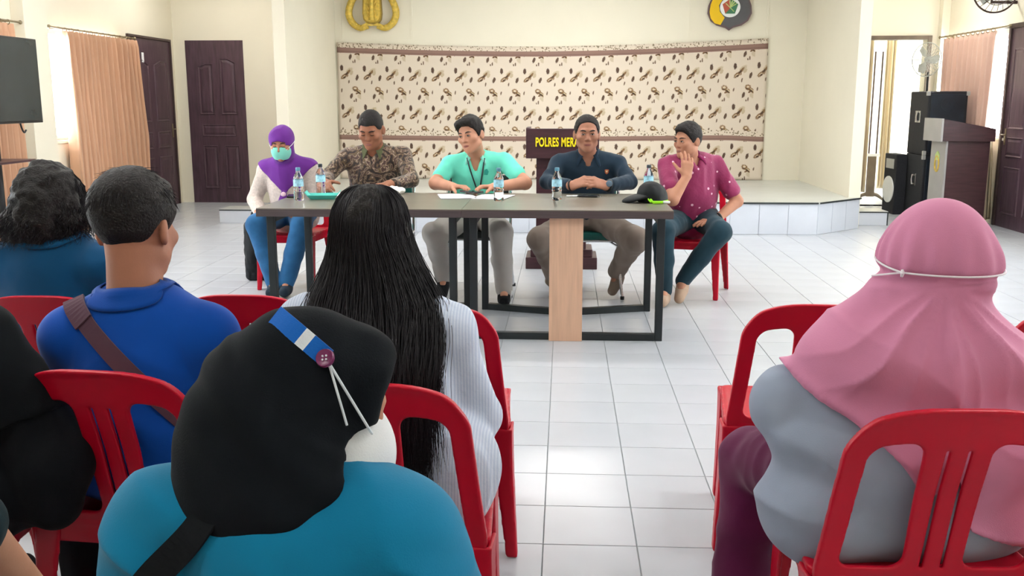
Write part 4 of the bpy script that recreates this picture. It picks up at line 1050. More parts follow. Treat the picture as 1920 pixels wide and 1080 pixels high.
    def strap(s, src, p0, p1, width, name, m, lift=.002, th=.004, side=None, stride=1):
        """band around the body in the plane through p0, p1 and the view-independent axis side"""
        p0 = np.array(p0, float); p1 = np.array(p1, float); d = unit(p1-p0); n = unit(np.cross(d, side)); o = n@p0
        e = unit(side)
        return s.band(src, lift, th, [(n, o+width/2), (-n, -o+width/2), (-d, -(d@p0)), (d, d@p1), (-e, -(e@((p0+p1)/2))+.03)], name, m, stride)
    def shoes(s, m, stride=1):
        for k in range(s.ns): s.build('shoe%d' % (k+1), 'shoe', m, stride)
    def done(s): s.F.clear(); del s.v
def strands(name, roots, m, root, base, r=.0009, n=3):
    """many thin hair strands joined into one mesh; roots: list of polylines (k,3)"""
    P = np.array(roots); N, K, _ = P.shape
    t = np.gradient(P, axis=1); t /= np.linalg.norm(t, axis=2)[..., None]+1e-9
    ref = np.array([.3, .9, .2]); a = np.cross(t, ref); a /= np.linalg.norm(a, axis=2)[..., None]+1e-9; b_ = np.cross(t, a)
    rad = r*np.array([1-.75*(k/(K-1))**3 for k in range(K)])[None, :, None]
    ring = np.stack([P+rad*(a*math.cos(2*PI*k/n)+b_*math.sin(2*PI*k/n)) for k in range(n)], 2)   # N,K,n,3
    V = ring.reshape(-1, 3)-np.array(base); idx = np.arange(N*K*n).reshape(N, K, n); q = []
    for k in range(n): q.append(np.stack([idx[:, :-1, k], idx[:, :-1, (k+1) % n], idx[:, 1:, (k+1) % n], idx[:, 1:, k]], -1).reshape(-1, 4))
    return link(name, mesh_np(name, V, np.vstack(q)), m, root)
A3 = np.array
# ================================================================== the panel behind the table
# ---- lady in a purple headscarf
def lady():
    p = Person('person in purple headscarf and mint face mask seated at the left table end', (-2.07, 7.2, 0), (-2.50, 6.55, 0), (-1.70, 7.50, 1.30), .005, skin_mat('skin_a', 'b87f64'))
    p.frame((-2.07, 7.25, .56), (-2.07, 7.17, .945), (-2.235, 7.18, .885), (-1.905, 7.18, .895))
    R = rotm(0, 16, 0); p.torso('body', -.012); p.head((-2.07, 7.06, 1.085), R, .98, False, True); p.neckseg(.05)
    p.torso('blouse', .006, 1.08, .20, 1.05, 1.05, .03)
    ell, wl = A3((-2.33, 7.17, .665)), A3((-2.24, 6.98, .56)); elr, wr = A3((-1.835, 7.15, .675)), A3((-1.90, 6.93, .575))
    p.limb('blouse', [p.shl, ell, wl+A3((.01, .02, .0))], [.060, .054, .044], .03); p.limb('blouse', [p.shr, elr, wr], [.060, .054, .044], .03)
    p.limb('body', [p.shl, ell, wl], [.045, .038, .027]); p.limb('body', [p.shr, elr, wr], [.045, .038, .027])
    p.hand(wl, (.8, -.5, .0), (0, 0, 1), (0, -1, 0), (60, 60, 60, 60)); p.hand(wr, (-.9, -.35, -.02), (0, 0, 1), (0, -1, 0), (50, 50, 55, 60))
    p.leg((-2.16, 7.18, .55), (-2.22, 6.84, .515), (-2.10, 6.80, .09), (-2.09, 6.68, .045), (.10, .075, .055)); p.leg((-1.98, 7.18, .55), (-1.89, 6.84, .515), (-2.01, 6.82, .09), (-2.00, 6.70, .045), (.10, .075, .055))
    p.v.ell(p.f('trousers'), p.pel, (.20, .14, .12), p.R, .05)
    # scarf: hood with a face opening, then a pointed cape over the chest
    v = p.v; H = p.f('hood'); T = p.T
    v.ell(H, T((0, .012, .034)), (.092, .110, .102), p.hR, 0); v.ell(H, T((0, .0, -.06)), (.080, .082, .09), p.hR, .03); v.cap(H, T((0, .01, -.07)), p.neck, .064, .074, .04)
    v.ell(H, T((0, -.105, -.040)), (.056, .070, .085), p.hR, .010, True)
    cape = p.F['blouse']-.010; d = np.maximum(cape, (.715+.98*np.abs(v.X+2.065))-v.Z); d = np.maximum(d, v.Y-7.28)
    h = np.maximum(.03-np.abs(H-d), 0)/.03; H[:] = np.minimum(H, d)-h*h*.0075
    v.cap(H, (-2.066, 7.035, .725), (-2.072, 7.03, .64), .020, .048, .02, flat=(A3((0, 1, 0)), 2.5))
    H[:] = np.maximum(H, -(p.F['head']-.002))
    p.mask((0, -.036, -.046), (.076, .072, .085), .000, -.100, -.026)
    p.build('body', 'body', p.skin); p.build('blouse', 'blouse', mat('beige_lace_blouse', 'cfc0b6', .85, .12, 60, .5, 90, sheen=.2), 2, 1, cdisp(.006, 1)); p.build('trousers', 'jeans', cloth('blue_jeans', '2a5f8c', .25), 2, 1, cdisp(.005, 2))
    p.shoes(cloth('dark_flat_shoe', '26333f'), 2); p.build('hood', 'headscarf', cloth('purple_scarf', '6b2f8c', .08), 1, 1, cdisp(.004, 3, 1.2, (1, 1, .5))); p.build('mask', 'face_mask', cloth('mint_mask', '86d6c4', .03), 1, 2)
    p.face_parts('down', mouth=False)
    for q in (-1, 1):
        t = MB().tube([p.on_face(q*.055, -.02, .004), T((q*.083, -.03, .0)), T((q*.094, .0, .012)), T((q*.094, .02, .015))], .0022, 6); p.fbuild(t, 'mask_strap', M['white'])
    b_ = MB().lathe([(.002, .010), (.012, .009), (.019, .004), (.020, 0)], 16, tuple(p.v.hit(H, (-2.066, 6.8, .715), (0, 1, 0))), Matrix.Rotation(PI/2, 3, 'X')); p.fbuild(b_, 'brooch', mat('pink_brooch', 'e9c9d4', .3, .15, 80))
    p.done()
lady()
# ---- man in a brown batik shirt
def man2():
    p = Person('person in brown patterned batik shirt looking down behind the table', (-1.38, 7.1, 0), (-1.84, 6.30, .0), (-.92, 7.42, 1.40), .005, skin_mat('skin_b', '9b674f'))
    p.frame((-1.39, 7.16, .56), (-1.385, 7.05, 1.045), (-1.595, 7.06, .985), (-1.175, 7.05, .995))
    p.torso('body', -.010, 1.05); p.head((-1.382, 6.93, 1.185), rotm(-6, 22, 0), 1.06); p.neckseg(.066)
    p.torso('shirt', .008, 1.1, .19, 1.1, 1.05); p.vneck('shirt', .05, .052)
    ell, wl = A3((-1.70, 6.88, .86)), A3((-1.645, 6.60, .835)); elr, wr = A3((-1.085, 6.84, .835)), A3((-1.205, 6.58, .83))
    p.limb('shirt', [p.shl, ell, wl+A3((0, .05, .0))], [.060, .050, .040], .03); p.limb('shirt', [p.shr, elr, wr+A3((.03, .05, .005))], [.060, .050, .040], .03)
    p.limb('body', [p.shl, ell, wl], [.05, .042, .03]); p.limb('body', [p.shr, elr, wr], [.05, .042, .03])
    p.hand(wl, (.25, -.9, -.12), (.6, 0, -.8), (.8, 0, .5), (70, 75, 80, 80), size=1.08); p.hand(wr, (-.8, -.5, -.02), (0, -.1, -1), (0, -.8, .5), (55, 55, 60, 60), size=1.08)
    p.leg((-1.48, 7.08, .54), (-1.53, 6.66, .50), (-1.52, 6.68, .09), (-1.54, 6.52, .045)); p.leg((-1.28, 7.08, .54), (-1.22, 6.66, .50), (-1.24, 6.68, .09), (-1.22, 6.52, .045)); p.v.ell(p.f('trousers'), p.pel, (.19, .14, .12), p.R, .05)
    p.build('body', 'body', p.skin); p.build('shirt', 'shirt', batik_mat('brown_batik'), 2, 1, cdisp(.006, 11)); p.build('trousers', 'trousers', cloth('dark_trousers', '2a2c30'), 2, 1, cdisp(.004, 2)); p.shoes(cloth('black_shoe', '1a1a1c'), 2)
    p.collar('shirt', .072, .045, .070, cloth('olive_collar', '5d6246', .2))
    p.hair(.004, [(-.12, .062), (-.07, .060), (-.058, .058), (-.050, .028), (-.030, .012), (-.010, .012), (.004, .026), (.028, .022), (.045, -.010), (.075, -.05), (.13, -.06)], .010, noise=.0015); p.face_parts('down', '8a544c', .0046); p.done()
man2()
# ---- man in a mint polo
def man3():
    p = Person('person in mint polo shirt with black lanyard, head tilted, at the table', (-.64, 7.0, 0), (-1.06, 6.25, .0), (-.16, 7.32, 1.34), .005, skin_mat('skin_c', 'c38d73'))
    p.frame((-.635, 7.06, .56), (-.628, 6.93, 1.005), (-.815, 6.93, .945), (-.425, 6.93, .965))
    p.torso('body', -.008); p.head((-.655, 6.80, 1.155), rotm(-24, 6, -9), 1.0); p.neckseg(.058)
    p.torso('polo', .006, 1.05, .18, 1.08); p.vneck('polo', .085, .048)
    ell, wl = A3((-.905, 6.78, .825)), A3((-.755, 6.53, .822)); elr, wr = A3((-.275, 6.78, .828)), A3((-.475, 6.53, .822))
    p.limb('polo', [p.shl, p.shl+(ell-p.shl)*.62], [.061, .060], .03); p.limb('polo', [p.shr, p.shr+(elr-p.shr)*.62], [.061, .060], .03)
    p.limb('body', [p.shl, ell, wl], [.052, .047, .030]); p.limb('body', [p.shr, elr, wr], [.052, .047, .030])
    p.hand(wl, (.78, -.45, .04), (.2, -.25, -1), (.3, -.8, .4), (70, 72, 76, 80), size=1.12); p.hand(wr, (-.82, -.42, .05), (-.2, -.25, -1), (-.3, -.8, .5), (74, 78, 82, 84), size=1.12)
    p.leg((-.73, 6.98, .545), (-.895, 6.60, .49), (-.862, 6.80, .15), (-.856, 6.70, .045), (.095, .078, .058)); p.leg((-.55, 6.98, .545), (-.43, 6.55, .52), (-.412, 6.56, .115), (-.40, 6.44, .045), (.095, .078, .058)); p.v.ell(p.f('trousers'), p.pel, (.185, .14, .12), p.R, .05)
    p.build('body', 'body', p.skin); mint = cloth('mint_polo', '6fe0c6', .05); p.build('polo', 'polo_shirt', mint, 2, 1, cdisp(.006, 21)); p.build('trousers', 'trousers', cloth('pale_grey_trousers', 'b3aea8', .06), 2, 1, cdisp(.005, 22)); p.shoes(cloth('black_sneaker', '16181c'), 2)
    p.collar('polo', .064, .034, .052, cloth('pale_mint_collar', '8fe6d4', .05), 24)
    for q in (-1, 1):   # lanyard
        n0 = p.neck+p.u*q*.062+p.fw*.02+p.w*.012; pts = []
        for t in np.linspace(0, 1, 14):
            a = n0*(1-t)+(p.neck+p.u*(.02+q*.012)-p.w*.19)*t+p.fw*.30; h = p.v.hit(p.F['polo'], a, -p.fw, .004); pts.append(h if h is not None else a-p.fw*.22)
        p.fbuild(MB().tube(pts, .0055, 6), 'lanyard', M['black'])
    h = p.v.hit(p.F['polo'], p.neck+p.u*.075-p.w*.075+p.fw*.3, -p.fw, .003)
    p.fbuild(MB().prism([(-.014, -.02), (.010, -.022), (.018, .002), (.006, .022), (-.012, .014)], 0, .003, Matrix.Translation(h) @ Matrix.Rotation(PI/2, 4, 'X')), 'chest_emblem', cloth('teal_embroidery', '2f9c8c'), False)
    for k in range(3):
        p.fbuild(MB().box((-.362+.002*k, 6.475+.020*k, .052+.012*k), (-.356+.002*k, 6.487+.020*k, .090+.010*k), .002), 'shoe_stripe', M['white'], False)
    p.hair(.011, None, .012, [(-.01, -.058, .092, .062, .048, .036), (.03, -.04, .098, .05, .05, .032), (-.045, -.045, .078, .032, .045, .036)], .0035, seed=3); p.face_parts('open', '96584e'); p.done()
man3()
# ---- man in a navy shirt
def man4():
    p = Person('person in navy long-sleeved shirt with clasped hands at the table', (.165, 7.0, 0), (-.30, 6.20, .0), (.66, 7.32, 1.34), .005, skin_mat('skin_d', 'a8755e'))
    p.frame((.165, 7.05, .56), (.165, 6.93, 1.015), (-.045, 6.93, .955), (.375, 6.93, .955))
    p.torso('body', -.008, 1.05); p.head((.152, 6.82, 1.163), rotm(3, 2, 0), 1.03); p.neckseg(.062)
    p.torso('shirt', .008, 1.1, .19, 1.12, 1.05); p.vneck('shirt', .10, .05)
    ell, wl = A3((-.125, 6.78, .838)), A3((.055, 6.50, .835)); elr, wr = A3((.460, 6.78, .838)), A3((.275, 6.50, .835))
    p.limb('shirt', [p.shl, ell, wl+A3((-.035, .05, 0))], [.061, .050, .040], .03); p.limb('shirt', [p.shr, elr, wr+A3((.035, .05, 0))], [.061, .050, .040], .03)
    p.limb('body', [p.shl, ell, wl], [.052, .043, .031]); p.limb('body', [p.shr, elr, wr], [.052, .043, .031])
    p.hand(wl, (.78, -.42, .36), (.55, .45, -.5), (.0, -.35, .9), (95, 95, 95, 95), thumb=(.7, .3, .5), size=1.12); p.hand(wr, (-.78, -.42, .30), (-.55, .45, -.5), (.0, -.35, .9), (88, 88, 88, 88), thumb=(.7, .3, .5), size=1.12)
    p.leg((.07, 6.97, .545), (-.165, 6.60, .455), (-.07, 6.90, .15), (.0, 6.93, .05), (.10, .082, .065)); p.leg((.26, 6.97, .545), (.50, 6.60, .46), (.385, 6.90, .19), (.352, 6.86, .05), (.10, .082, .065)); p.v.ell(p.f('trousers'), p.pel, (.195, .145, .12), p.R, .05)
    p.build('body', 'body', p.skin); nv = cloth('navy_shirt', '1f3140', .08); p.build('shirt', 'shirt', nv, 2, 1, cdisp(.006, 31)); p.build('trousers', 'trousers', cloth('taupe_trousers', '8d7f75', .08), 2, 1, cdisp(.006, 32)); p.shoes(cloth('taupe_shoe', '7c6f62', .15), 2)
    p.collar('shirt', .070, .048, .080, cloth('navy_collar', '24394b', .06), 24, .05)
    h = p.v.hit(p.F['shirt'], p.neck+p.u*.13-p.w*.085+p.fw*.3, -p.fw, .003)
    mt = Matrix.Translation(h) @ Matrix.Rotation(PI/2, 4, 'X'); e = MB().prism([(-.015, .012), (-.012, -.010), (0, -.02), (.012, -.010), (.015, .012), (0, .016)], 0, .003, mt); o = p.fbuild(e, 'chest_badge', cloth('red_badge', 'a35a3c'), False)
    p.fbuild(MB().prism([(-.008, .006), (0, -.010), (.008, .006)], .003, .005, mt), 'badge_centre', cloth('cream_badge', 'd9c79a'), False).parent = o
    for w_, d_, nm, m_, rr in ((wl+A3((-.012, .008, 0)), unit((.78, -.42, .2)), 'bracelet', mat('dark_beads', '2b2524', .4), .034), (wr+A3((.022, .012, 0)), unit((-.78, -.42, .2)), 'watch_strap', M['black'], .036)):
        a = unit(np.cross(d_, (0, 0, 1))); b_ = np.cross(a, d_); ts = np.linspace(0, 2*PI, 25)
        ring = MB().tube([w_+rr*(a*math.cos(t)+b_*math.sin(t)) for t in ts], .006 if nm == 'bracelet' else .009, 8, False); o = p.fbuild(ring, nm, m_)
        if nm == 'watch_strap':
            c = w_-a*0+A3((0, -.034, .016)); p.fbuild(MB().lathe([(.021, -.006), (.022, .004), (.018, .007), (.002, .008)], 20, tuple(c), Matrix.Rotation(PI/2-.35, 3, 'X')), 'watch_face', mat('blue_grey_dial', '54687a', .2)).parent = o
    p.hair(.007, [(-.12, .098), (-.075, .092), (-.055, .070), (-.045, .030), (-.022, .0), (-.008, .0), (.004, .022), (.028, .018), (.045, -.025), (.075, -.055), (.13, -.06)], .002, noise=.002, seed=4); p.face_parts('open', '8a544c', .0046); p.done()
man4()
# ---- man in a magenta dotted shirt
def man5():
    p = Person('person in magenta dotted short-sleeved shirt with hand at chin, right of the table', (.93, 7.05, 0), (.52, 6.30, .0), (1.36, 7.40, 1.32), .005, skin_mat('skin_e', 'b78268'))
    p.frame((.94, 7.08, .56), (.885, 6.99, .995), (.715, 6.90, .945), (1.085, 7.05, .945))
    p.torso('body', -.008); p.head((.858, 6.90, 1.115), rotm(-52, 4, 0), .98); p.neckseg(.056)
    p.torso('shirt', .008, 1.1, .18, 1.05, 1.0, .03); p.vneck('shirt', .05, .048)
    ell, wl = A3((.740, 6.66, .730)), A3((.836, 6.72, .880)); elr, wr = A3((1.235, 7.0, .685)), A3((1.075, 6.86, .572))
    p.limb('shirt', [p.shl, p.shl+(ell-p.shl)*.66], [.060, .062], .03); p.limb('shirt', [p.shr, p.shr+(elr-p.shr)*.72], [.062, .064], .03)
    p.limb('body', [p.shl, ell, wl], [.050, .044, .029]); p.limb('body', [p.shr, elr, wr], [.050, .044, .029])
    p.hand(wl, (.05, .12, 1), (-.2, 1, .1), (-.95, -.1, .2), (30, 35, 45, 60), spread=.5, size=1.1); p.hand(wr, (-.9, -.32, -.10), (0, 0, -1), (0, 1, .2), (30, 30, 32, 34), size=1.1, spread=.5)
    p.leg((.83, 7.02, .545), (.675, 6.62, .52), (.70, 6.63, .10), (.675, 6.50, .045), (.095, .075, .052)); p.leg((1.03, 7.02, .545), (1.075, 6.68, .505), (.835, 6.72, .155), (.80, 6.61, .05), (.095, .075, .052)); p.v.ell(p.f('trousers'), p.pel, (.18, .14, .12), p.R, .05)
    p.limb('body', [(.835, 6.72, .18), (.825, 6.70, .10)], [.036, .036])
    p.build('body', 'body', p.skin); p.build('shirt', 'shirt', voro_mat('magenta_dotted_shirt', '8c1f52', 'e9b9cc', 17, .16), 2, 1, cdisp(.007, 41)); p.build('trousers', 'jeans', cloth('dark_teal_jeans', '1f3a46', .15), 2, 1, cdisp(.005, 42)); p.shoes(cloth('tan_shoe', 'b59a84', .12), 2)
    p.collar('shirt', .064, .042, .070, cloth('magenta_collar', '8c2a5c', .1), 20)
    d_ = unit((-.9, -.35, -.3)); a = unit(np.cross(d_, (0, 0, 1))); b_ = np.cross(a, d_)
    p.fbuild(MB().tube([wr-d_*.02+.035*(a*math.cos(t)+b_*math.sin(t)) for t in np.linspace(0, 2*PI, 25)], .009, 8, False), 'wristwatch', M['black'])
    p.hair(.009, None, .010, [(0, -.055, .090, .055, .042, .034), (0, -.02, .10, .055, .05, .032)], .003, seed=6); p.face_parts('open', '8e564c'); p.done()
man5()
# ================================================================== the audience, seen from behind
def legs_forward(p, xl, xr, y, kn=.44, z=.54, pr=(.10, .078, .06), dx=.03):
    for x, q in ((xl, -1), (xr, 1)): p.leg((x, y+.05, z), (x+q*dx, y+kn, z-.03), (x+q*dx, y+kn-.02, .10), (x+q*dx, y+kn+.12, .045), pr, br=False)
    p.v.ell(p.f('trousers'), p.pel, (.19, .14, .12), p.R, .05)
def fall(c, rad, N, wid, yb, zend, K=18, amp=.004, wl=9., seed=0, ph=(-PI-.35, .35), drift=0., lift=.0, j=.006, top=None):
    """strands that run from the crown over the skull and hang down; wid(z) half width, yb(z) depth of the back, zend(rng, phi)"""
    rg = np.random.default_rng(seed); out = []
    for i in range(N):
        phi = rg.uniform(*ph); ze = zend(rg, phi); rr = rg.uniform(.90, 1.02); pts = []; sh = rg.uniform(-.02, .02); w0 = rg.uniform(0, 6.3); am = amp*rg.uniform(.4, 1.3); wv = wl*rg.uniform(.8, 1.2); spread = rg.normal(0, j)
        for k in range(K):
            t = k/(K-1)
            if t < .35:
                th = math.radians(6+84*(t/.35)); x = rad[0]*math.sin(th)*math.cos(phi)+sh*math.cos(th); y = rad[1]*math.sin(th)*math.sin(phi); z = rad[2]*math.cos(th)
            else:
                q = (t-.35)/.65; z = -q*(c[2]-ze); x = math.cos(phi)*wid(c[2]+z)+drift*q+spread*q*2; y0 = rad[1]*math.sin(phi); y = y0+(yb(c[2]+z, phi)-c[1]-y0)*min(1, q*1.6)+spread*q
            fl = min(1, t*2)
            pts.append((c[0]+x*rr+am*fl*math.sin(wv*z*10+w0), c[1]+y*rr+am*fl*math.cos(wv*z*10+w0*1.7), c[2]+z*(rr if t < .35 else 1)))
        out.append(pts)
    return out
# ---- man in a blue polo with a cross-body strap
def man_blue():
    p = Person('person in bright blue polo with brown cross-body strap, seen from behind', (-1.02, 2.25, 0), (-1.40, 1.95, .0), (-.68, 2.92, 1.26), .006, skin_mat('skin_f', 'ae775f'), -1)
    p.frame((-1.02, 2.24, .56), (-1.045, 2.27, .905), (-1.200, 2.245, .828), (-.860, 2.245, .838))
    p.torso('body', -.012, 1.05); p.head((-1.045, 2.30, 1.085), rotm(171, 6, 3), 1.03); p.neckseg(.064)
    p.torso('polo', .010, 1.12, .20, 1.1, 1.12, .02); p.v.cap(p.F['polo'], p.neck+p.w*.0, p.neck+p.w*.1, .060, .060, .01, True)
    ell, wl = A3((-1.25, 2.34, .62)), A3((-1.10, 2.58, .60)); elr, wr = A3((-.815, 2.34, .62)), A3((-.95, 2.58, .60))
    p.limb('polo', [p.shl, p.shl+(ell-p.shl)*.8], [.070, .066], .04); p.limb('polo', [p.shr, p.shr+(elr-p.shr)*.8], [.070, .066], .04)
    p.limb('body', [p.shl, ell, wl], [.05, .043, .03]); p.limb('body', [p.shr, elr, wr], [.05, .043, .03]); p.hand(wl, (.6, .7, -.1), (0, 0, -1), (1, 0, 0)); p.hand(wr, (-.6, .7, -.1), (0, 0, -1), (-1, 0, 0)); legs_forward(p, -1.11, -.93, 2.24)
    p.build('body', 'body', p.skin); bl = cloth('royal_blue_polo', '064aa6', .08); p.build('polo', 'polo_shirt', bl, 1, 2, lambda P: .010*(1-2.4*np.abs(vnoise(P*A3((.8, .8, 1.0))+A3((0, 0, .7))*np.abs(P[:, :1]+1.03), 7, 12)))*np.clip((.92-P[:, 2])/.2, .1, 1)+.004*vnoise(P, 8, 3)); p.build('trousers', 'trousers', cloth('dark_navy_trousers', '1a2130'), 2, 1, cdisp(.004, 2)); p.shoes(cloth('black_shoe_b', '1a1a1c'), 2)
    p.collar('polo', .074, .050, .060, cloth('royal_blue_collar', '06469c', .06), 24)
    br = cloth('brown_strap', '5a3f4c', .1); s0, s1 = A3((-1.150, 2.15, .905)), A3((-.955, 2.10, .70))
    p.ribbon('polo', [(-1.185, 2.2, .935), (-1.146, 2.2, .900), (-1.06, 2.2, .82), (-.96, 2.2, .72), (-.86, 2.2, .60)], (0, 1, -.15), .042, 'cross_strap', br)
    p.ribbon('polo', [(-1.180, 2.2, .930), (-1.155, 2.2, .908), (-1.125, 2.2, .880)], (0, 1, -.15), .050, 'strap_buckle', br, .008, .005, 8)
    p.hair(.016, [(-.12, .082), (-.075, .074), (-.055, .050), (-.040, .020), (-.022, -.005), (-.008, -.004), (.004, .020), (.028, .020), (.05, -.030), (.075, -.058), (.13, -.062)], .014, [(0, .045, .085, .078, .060, .048), (0, -.03, .10, .07, .07, .03)], .002, seed=8, taper=.020)
    rg = np.random.default_rng(5); S = []
    for i in range(1500):
        th = math.acos(rg.uniform(.22, 1)); ph = rg.uniform(0, 2*PI); 
        if math.cos(th) < .35 and math.sin(ph) < -.2: continue
        q = A3((.092*math.sin(th)*math.cos(ph), .014+.112*math.sin(th)*math.sin(ph), .045+.108*math.cos(th))); d = A3((math.cos(th)*math.cos(ph), math.cos(th)*math.sin(ph), -math.sin(th)))+rg.normal(0, .18, 3); n = q/np.linalg.norm(q)
        S.append([p.T(q*(.985+.012*t)+d*.030*t-n*.006*t) for t in np.linspace(0, 1, 5)])
    strands('hair_strands', S, MSTR, p.root, p.base, .0009); p.done()
man_blue()
# ---- curly haired person in teal blue
def curly():
    p = Person('person with curly black hair in a teal blue shirt at the left edge', (-1.66, 3.02, 0), (-2.06, 2.72, .0), (-1.28, 3.66, 1.24), .008, skin_mat('skin_g', 'a7735c'), -1)
    p.frame((-1.66, 3.03, .56), (-1.665, 3.04, .935), (-1.84, 3.02, .865), (-1.49, 3.02, .865))
    p.torso('body', -.012); p.head((-1.672, 3.06, 1.065), rotm(180, 4, 0), 1.0, True, True); p.neckseg(.055)
    p.torso('shirt', .010, 1.1, .20, 1.1, 1.1, .02)
    for sh, e, w in ((p.shl, A3((-1.90, 3.10, .63)), A3((-1.76, 3.32, .60))), (p.shr, A3((-1.43, 3.10, .63)), A3((-1.57, 3.32, .60)))):
        p.limb('shirt', [sh, e, w], [.068, .062, .045], .04); p.limb('body', [sh, e, w], [.05, .043, .03])
    p.hand((-1.76, 3.32, .60), (.5, .8, -.1), (0, 0, -1), (1, 0, 0)); p.hand((-1.57, 3.32, .60), (-.5, .8, -.1), (0, 0, -1), (-1, 0, 0)); legs_forward(p, -1.75, -1.57, 3.02)
    p.build('body', 'body', p.skin); p.build('shirt', 'shirt', cloth('teal_blue_shirt', '06476f', .08), 1, 2, cdisp(.007, 61)); p.build('trousers', 'trousers', cloth('dark_trousers_c', '20242c'), 1, 1); p.shoes(cloth('black_shoe_c', '1a1a1c'))
    p.collar('shirt', .070, .045, .055, cloth('teal_blue_collar', '074d76', .06), 24); v = p.v
    H = p.f('hair'); c = p.hc; v.ell(H, c+A3((0, -.01, .012)), (.105, .115, .112), None, 0); v.ell(H, c+A3((-.015, -.03, -.065)), (.122, .10, .075), None, .05); v.ell(H, c+A3((-.10, -.01, -.075)), (.06, .06, .05), None, .04); v.ell(H, c+A3((0, .13, -.04)), (.07, .09, .12), None, .03, True); p.cover('hair', .018)
    p.build('hair', 'hair', MHS, 1, 1, lambda P: .010*vnoise(P, 34, 1)+.006*vnoise(P, 70, 2))
    wid = lambda z: .105+.035*min(1, max(0, (1.07-z)/.10)); S = fall(c, (.110, .120, .120), 1000, wid, lambda z, f: c[1]-.02+.11*math.sin(f), lambda r, f: r.uniform(.93, 1.0), 18, .010, 11., 3, (-PI-.5, .5), -.02, j=.014)
    strands('hair_strands', S, MSTR, p.root, p.base, .0012); p.done()
curly()
# ---- woman with long straight hair
def longhair():
    p = Person('person with long straight black hair in a pale blue striped shirt', (-.43, 2.24, 0), (-.80, 1.92, .0), (-.08, 2.92, 1.24), .006, skin_mat('skin_h', 'c5937a'), -1)
    p.frame((-.40, 2.22, .56), (-.455, 2.27, .935), (-.625, 2.26, .865), (-.275, 2.26, .858))
    p.torso('body', -.012); p.head((-.473, 2.33, 1.070), rotm(176, 6, 0), .95, True, True); p.neckseg(.052)
    p.torso('shirt', .008, 1.08, .225, 1.05, 1.05, .05)
    for sh, e, w in ((p.shl, A3((-.69, 2.34, .63)), A3((-.52, 2.54, .60))), (p.shr, A3((-.215, 2.32, .615)), A3((-.32, 2.56, .58)))):
        p.limb('shirt', [sh, e, w], [.056, .054, .044], .04); p.limb('body', [sh, e, w], [.045, .038, .028])
    p.v.ell(p.F['shirt'], (-.245, 2.20, .50), (.08, .12, .13), None, .05)
    p.hand((-.52, 2.54, .60), (.6, .7, -.1), (0, 0, -1), (1, 0, 0)); p.hand((-.32, 2.56, .58), (-.6, .7, -.1), (0, 0, -1), (-1, 0, 0)); legs_forward(p, -.50, -.28, 2.24, pr=(.10, .08, .07), dx=.0)
    p.build('body', 'body', p.skin); p.build('shirt', 'shirt', stripe_mat('pale_blue_striped_shirt', 'b9c6dc', 'cfd8e8', 900), 1, 2, cdisp(.008, 71, 1., (1, 1, .6))); p.build('trousers', 'trousers', cloth('black_trousers_d', '15181d'), 2, 1, cdisp(.004, 2)); p.shoes(cloth('black_shoe_d', '1a1a1c'), 2)
    H = p.f('hair'); v = p.v; c = p.hc
    v.ell(H, c+A3((0, .0, .010)), (.084, .100, .100), None, 0); v.ell(H, c+A3((0, -.03, -.07)), (.098, .065, .10), None, .05)
    v.cap(H, c+A3((0, -.06, -.06)), (-.465, 2.19, .90), .078, .090, .03, flat=(A3((0, 1, 0)), 2.6)); v.cap(H, (-.465, 2.14, .84), (-.40, 2.06, .66), .08, .045, .0, flat=(A3((0, 1, 0)), 5))
    v.ell(H, c+A3((0, .13, -.03)), (.07, .09, .12), None, .03, True); p.cover('hair', .010)
    p.build('hair', 'hair', MHS, 1, 2, lambda P: .004*vnoise(P*A3((1, 1, .12)), 70, 4)+.003*vnoise(P*A3((1, 1, .1)), 140, 2))
    def wid(z): return float(np.interp(z, [.50, .70, .85, .93, 1.0, 1.09], [.060, .100, .140, .148, .118, .092]))
    def yb(z, f): b = float(np.interp(z, [.5, .7, .88, 1.0, 1.09], [2.010, 2.025, 2.065, 2.145, 2.21])); return b+.09*(1+math.sin(f))*(.6 if z > .8 else .45)
    S = fall(A3((c[0], c[1], 1.075)), (.094, .116, .122), 4300, wid, yb, lambda r, f: r.uniform(.47, .68)+.12*max(0, -math.cos(f)), 20, .005, 2.2, 9, (-PI-.25, .25), .085, j=.012)
    strands('hair_strands', S, MSTR, p.root, p.base, .0009); p.done()
longhair()
